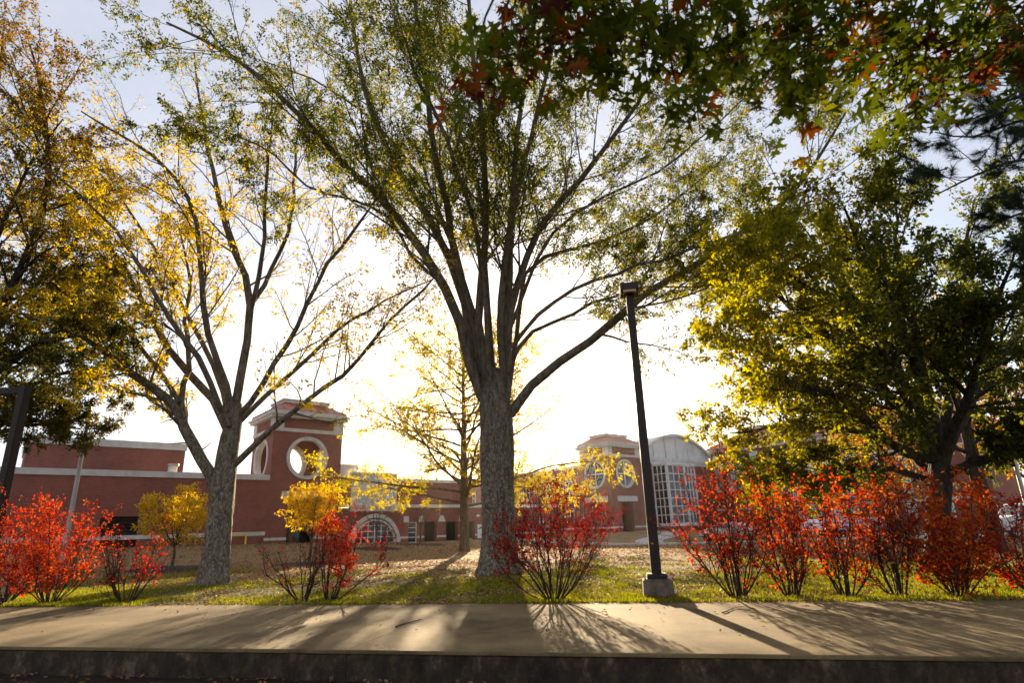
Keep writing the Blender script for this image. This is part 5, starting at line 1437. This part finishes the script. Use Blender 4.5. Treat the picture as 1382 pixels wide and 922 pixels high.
# ------------------------------------------------------------------ oak branch overhead (its trunk stands outside the frame on the right)
def oak_leaf_mesh(name, mat, bend, seed):
    r = random.Random(seed)
    up = [(0.0, 0.012), (0.14, 0.02), (0.17, 0.13), (0.13, 0.20), (0.21, 0.19), (0.27, 0.06), (0.33, 0.05), (0.38, 0.22), (0.36, 0.38), (0.42, 0.33), (0.47, 0.40), (0.50, 0.26), (0.53, 0.07), (0.59, 0.06), (0.66, 0.19), (0.70, 0.31), (0.74, 0.24), (0.79, 0.27), (0.78, 0.13), (0.80, 0.06), (0.88, 0.12), (0.89, 0.05), (1.0, 0.0)]
    V, F = [], []
    def z(x, y): return bend * (x - 0.4) ** 2 * -1.0 + 0.35 * abs(y) * (0.5 + bend)
    for sg in (1, -1):
        o = len(V)
        mid = [(0.0, 0), (0.25, 0), (0.5, 0), (0.75, 0), (1.0, 0)]
        out = [(x + r.uniform(-.012, .012), sg * y * r.uniform(0.9, 1.1)) for x, y in up[:-1]]
        pts = out + mid[::-1]
        V += [(x, y, z(x, y)) for x, y in pts]
        f = list(range(o, o + len(pts)))
        F.append(tuple(f if sg < 0 else f[::-1]))
    V += [(-0.32, 0.006, 0.03), (-0.32, -0.006, 0.03), (0.02, -0.006, z(0, 0)), (0.02, 0.006, z(0, 0))]; o = len(V) - 4
    F.append((o, o + 1, o + 2, o + 3))
    me = bpy.data.meshes.new(name); me.from_pydata(V, [], F)
    bm = bmesh.new(); bm.from_mesh(me); bmesh.ops.triangulate(bm, faces=bm.faces); bm.to_mesh(me); bm.free()
    a = me.attributes.new('tint', 'FLOAT', 'POINT'); a.data.foreach_set('value', [0.2 + 0.6 * r.random()] * len(me.vertices))
    if mat: me.materials.append(mat)
    return me
ok = thing('oak_tree', 'oak tree overhead with lobed green and red leaves hanging into the top right', 'tree', (6.6, 1.6, -0.36))
okl = np.array([6.6, 1.6, -0.36])
o = trunk_mesh('trunk', [okl, okl + [0.02, 0, 1.5], okl + [-0.05, 0.05, 3.2], okl + [-0.1, 0.1, 5.5], okl + [0.1, 0.1, 8]], [0.32, 0.28, 0.25, 0.18, 0.1], M['bark_dark'], ok)
local([o], ok)
obr = []
def OB(pts, r0, r1):
    P = resample(np.array(pts, float), 16); obr.append(P)
    V, F = tubes([(P[None], np.linspace(r0, r1, 16)[None], 8)])
    local([link('limb', mesh_np('limb', V, F), M['bark_dark'], ok)], ok)
def ap(px, py, Y): return at(px, py, Y * 0.72)
OB([(6.5, 1.65, 3.6), (5.2, 2.3, 4.7), ap(1560, -60, 3.6), ap(1380, -60, 3.7), ap(1200, -75, 3.6), ap(1040, -90, 3.4), ap(900, -95, 3.2)], 0.085, 0.014)
OB([(6.5, 1.65, 4.0), (5.0, 2.8, 5.3), ap(1420, -150, 4.4), ap(1230, -130, 4.4), ap(1080, -110, 4.2), ap(940, -75, 3.9), ap(820, -60, 3.6), ap(720, -30, 3.3)], 0.08, 0.010)
OB([(6.5, 1.65, 4.6), (5.6, 3.2, 5.8), ap(1500, 0, 5.0), ap(1390, -20, 5.0), ap(1270, -40, 4.9), ap(1160, -40, 4.7)], 0.07, 0.010)
allb = np.concatenate(obr)
clusters = []
def CL(px, py, Y, n, pal, rr=0.26): clusters.append((at(px, py, Y * 0.72), n, pal, rr))
G_, Yl, O_, Mr, Br = 0, 1, 2, 3, 4
for a_ in [(640, 112, 3.3, 9, (2, 2, 3)), (672, 92, 3.35, 10, (2, 3, 3, 0)), (705, 70, 3.4, 11, (3, 2, 0, 3)), (690, 40, 3.45, 9, (3, 3, 0)), (735, 45, 3.4, 12, (3, 3, 2, 0)), (720, 100, 3.5, 8, (2, 2, 1)),
           (770, 25, 3.5, 12, (3, 3, 2, 0)), (760, 62, 3.5, 9, (0, 1, 2)), (800, 45, 3.6, 12, (0, 1, 0, 2)), (800, 88, 3.6, 8, (0, 1)), (840, 20, 3.5, 12, (0, 1, 2)), (838, 62, 3.6, 9, (1, 0)), (868, 55, 3.6, 10, (0, 1)), (880, 20, 3.5, 11, (0, 0, 1)),
           (905, 80, 3.7, 11, (0, 1, 0)), (915, 130, 3.7, 11, (0, 1, 0)), (925, 40, 3.5, 11, (0, 2, 0)), (942, 158, 3.8, 8, (0, 1)), (950, 100, 3.8, 11, (0, 2, 0)), (960, 15, 3.6, 11, (0, 0, 1)), (965, 60, 3.8, 11, (0, 1, 0)), (985, 85, 3.9, 9, (0, 1)),
           (1000, 25, 3.7, 11, (0, 0, 1)), (1020, 55, 3.9, 10, (0, 0, 2)), (1040, 15, 3.7, 11, (0, 4, 0)), (1066, 40, 3.9, 10, (4, 1, 2)), (1062, 90, 3.8, 11, (0, 1, 4)), (1070, 130, 3.8, 10, (0, 0, 1)), (1092, 110, 3.9, 10, (0, 4, 1)), (1088, 158, 3.9, 8, (4, 1, 2)), (1095, 65, 3.9, 10, (4, 1, 0)),
           (1110, 25, 3.7, 11, (0, 0, 4)), (1130, 60, 3.9, 10, (2, 0, 1)), (1150, 90, 4.0, 9, (0, 1)), (1150, 25, 3.8, 11, (2, 0, 4)), (1180, 50, 4.0, 10, (2, 4, 0)), (1200, 20, 3.8, 11, (0, 0, 4)), (1215, 80, 4.1, 10, (0, 0, 3)), (1222, 130, 4.1, 10, (0, 0, 3)), (1235, 160, 4.1, 9, (0, 0, 1)), (1245, 110, 4.1, 9, (0, 3)),
           (1235, 35, 3.9, 11, (0, 3, 0)), (1262, 70, 4.1, 10, (3, 0)), (1270, 15, 3.9, 11, (0, 3, 0)), (1275, 120, 4.2, 9, (3, 0)), (1295, 85, 4.2, 10, (3, 0, 0)), (1310, 35, 4.0, 11, (0, 3)), (1335, 70, 4.2, 10, (3, 3, 2)), (1345, 15, 4.0, 11, (2, 3, 0)), (1365, 45, 4.1, 11, (2, 3, 2)), (1375, 90, 4.3, 9, (3, 0)), (1400, 30, 4.1, 11, (3, 0)), (1420, 75, 4.2, 10, (3, 0)),
           (820, -20, 3.4, 10, (0, 1)), (900, -25, 3.4, 10, (0, 0)), (990, -25, 3.5, 10, (0, 0)), (1080, -25, 3.6, 10, (0, 4)), (1170, -25, 3.7, 10, (0, 2)), (1260, -25, 3.8, 10, (0, 3)), (1350, -30, 3.9, 10, (3, 0)), (735, -15, 3.3, 9, (3, 0))]:
    CL(*a_)
lm = [[oak_leaf_mesh('leaf', M['oak%d' % c], b, 10 * c + i) for i, b in enumerate((0.15, 0.5, 0.9))] for c in range(5)]
recs = []
tw = []
for ctr, n_, pal, rr in clusters:
    i = np.argmin(((allb - ctr - np.array([0, 0, 0.25])) ** 2).sum(1)); q = allb[i]
    mid = (q + ctr) / 2 + np.array([0, 0, 0.10]) + rng.normal(size=3) * 0.05
    tw.append(resample(np.array([q, mid, ctr + np.array([0, 0, 0.03]), ctr - np.array([0, 0, 0.10])]), 8))
    for k in range(int(n_ * (2.1 if project(ctr)[0] > 1000 else 1.7))):
        f = rng.random()
        b = ctr + np.array([0, 0, 0.12 - 0.24 * f]) + rng.normal(size=3) * np.array([0.11, 0.11, 0.07])
        a_ = rng.random() * 6.28
        d = nrm(np.array([math.cos(a_), math.sin(a_), rng.uniform(-1.5, 0.15)]))
        side = nrm(np.cross(d, rng.normal(size=3) * 0.6 + np.array([0, 0, 1])))
        up_ = np.cross(d, side)
        sc = rng.uniform(0.115, 0.185)
        recs.append((b, d, side, up_, sc, (0 if rng.random() < 0.5 else pal[rng.integers(len(pal))]), int(rng.integers(3))))
P = np.stack(tw); V, F = tubes([(P, np.linspace(0.008, 0.003, 8)[None].repeat(len(P), 0), 5)])
t_ = link('twigs', mesh_np('twigs', V, F), M['bark_dark'], ok); tag(t_, kind='stuff'); local([t_], ok)
def shown(r):
    x, y, dd = project(r[0] + r[1] * r[4] * 0.5)
    return (r[4] / dd) if (-20 < x < 1402 and -20 < y < 942 and dd > 0) else 0
recs.sort(key=shown, reverse=True)
base_inv = Vector(ok.location)
for b, d, side, up_, sc, col, sh in recs[:300]:
    o = bpy.data.objects.new('leaf', lm[col][sh]); C.objects.link(o); o.parent = ok
    m = Matrix(((d[0], side[0], up_[0]), (d[1], side[1], up_[1]), (d[2], side[2], up_[2]))) * sc
    o.matrix_local = Matrix.Translation(Vector(b) - base_inv) @ m.to_4x4()
rest = recs[300:]
VV, FF, MI, TT = [], [], [], []
off = 0
for b, d, side, up_, sc, col, sh in rest:
    me = lm[col][sh]
    co = np.empty(len(me.vertices) * 3, np.float32); me.vertices.foreach_get('co', co); co = co.reshape(-1, 3)
    VV.append(b + sc * (co[:, :1] * d + co[:, 1:2] * side + co[:, 2:] * up_) - okl)
    fi = np.empty(len(me.polygons) * 3, np.int32); me.loops.foreach_get('vertex_index', fi); FF.append(fi.reshape(-1, 3) + off); off += len(co)
    MI.append(np.full(len(me.polygons), col)); TT.append(np.full(len(co), 0.2 + 0.6 * rng.random()))
me = mesh_np('more_leaves', np.concatenate(VV), np.concatenate(FF), False, np.concatenate(TT))
for c in range(5): me.materials.append(M['oak%d' % c])
me.polygons.foreach_set('material_index', np.concatenate(MI).astype(np.int32))
tag(link('more_leaves', me, None, ok), kind='stuff')

# ------------------------------------------------------------------ pine reaching in from the right
Yp = 9.5
pg = np.array([at(1620, 700, Yp)[0], Yp, -0.03])
pn_ = thing('pine_tree', 'dark long-needled pine reaching in from the right edge above the broad tree', 'tree', pg)
o = trunk_mesh('trunk', [pg, pg + [0, 0, 3], pg + [-.1, 0, 6], pg + [-.15, .1, 9], pg + [-.2, .1, 13]], [0.26, 0.23, 0.2, 0.16, 0.08], M['bark_dark'], pn_); local([o], pn_)
PL = []
for pts in ([(1560, 250, 0), (1470, 220, -.1), (1382, 215, -.3), (1320, 235, -.5), (1265, 262, -.6)], [(1560, 170, 0), (1450, 150, .3), (1370, 165, .4), (1310, 185, .5), (1262, 178, .5)],
            [(1570, 320, 0), (1480, 300, .2), (1400, 285, .3), (1340, 300, .4)], [(1560, 90, 0), (1450, 95, -.4), (1380, 120, -.7), (1330, 150, -.9)], [(1580, 420, 0), (1500, 380, -.2), (1420, 350, -.3), (1375, 330, -.4)]):
    PL.append(resample(np.array([at(x, y, Yp + dy) for x, y, dy in pts]), 12))
PL = np.stack(PL); PR = np.linspace(0.05, 0.012, 12)[None].repeat(len(PL), 0)
for i in range(len(PL)):
    V, F = tubes([(PL[i:i + 1], PR[i:i + 1], 7)]); local([link('limb', mesh_np('limb', V, F), M['bark_dark'], pn_)], pn_)
a = grow(PL, PR, 18, t=(0.1, 1.0), ln=(0.2, 0.45), ang=(30, 65), n=6, rf=0.5, up=0.10, wig=0.1, lmin=0.25, lmax=0.9, rmin=0.005)
b = grow(a[0], a[1], 3, t=(0.3, 1.0), ln=(0.4, 0.6), ang=(25, 55), n=4, rf=0.6, up=0.14, wig=0.1, lmin=0.12, lmax=0.4, rmin=0.004)
V, F = tubes([(a[0], a[1], 5), (b[0], b[1], 4)]); t_ = link('twigs', mesh_np('twigs', V, F), M['bark_dark'], pn_); tag(t_, kind='stuff'); local([t_], pn_)
tp = np.concatenate([a[0][:, -1], b[0][:, -1], a[0][:, -2], b[0][:, -2]]); td = nrm(np.concatenate([a[0][:, -1] - a[0][:, -3], b[0][:, -1] - b[0][:, -2], a[0][:, -1] - a[0][:, -3], b[0][:, -1] - b[0][:, -2]]))
nn = 80
d = nrm(td[:, None] * 1.1 + rng.normal(size=(len(tp), nn, 3)) * 0.75).reshape(-1, 3)
b0 = np.repeat(tp, nn, 0) + np.repeat(td, nn, 0) * rng.uniform(-0.12, 0.03, (len(d), 1))
sd = nrm(np.cross(d, rng.normal(size=d.shape))) * 0.0028
ln_ = rng.uniform(0.11, 0.20, (len(d), 1))
V = np.stack([b0 - sd, b0 + sd, b0 + d * ln_ + np.array([0, 0, -0.012])], 1).reshape(-1, 3)
cr = link('needles', mesh_np('needles', V, np.arange(len(V)).reshape(-1, 3), False, rng.random(len(d)).repeat(3)), M['needle'], pn_); tag(cr, kind='stuff'); local([cr], pn_)
ln_ = rng.uniform(0.11, 0.20, (len(d), 1))
V = np.stack([b0 - sd, b0 + sd, b0 + d * ln_ + np.array([0, 0, -0.012])], 1).reshape(-1, 3)
cr = link('needles', mesh_np('needles', V, np.arange(len(V)).reshape(-1, 3), False, rng.random(len(d)).repeat(3)), M['needle'], pn_); tag(cr, kind='stuff'); local([cr], pn_)

# ------------------------------------------------------------------ thin volume added to stand in for the glare around the low sun
haze_m = bpy.data.materials.new('haze'); haze_m.use_nodes = True
hn = haze_m.node_tree; hn.nodes.clear()
h_out = hn.nodes.new('ShaderNodeOutputMaterial'); h_vol = hn.nodes.new('ShaderNodeVolumePrincipled')
h_vol.inputs['Color'].default_value = (0.95, 0.93, 0.90, 1)
h_vol.inputs['Density'].default_value = 0.00009
h_vol.inputs['Anisotropy'].default_value = 0.86
hn.links.new(h_vol.outputs['Volume'], h_out.inputs['Volume'])
tag(MB().box(-160, 160, -25, 175, -1.6, 36).build('haze', haze_m), 'added thin volume that makes the glare around the low sun', 'haze', kind='stuff')
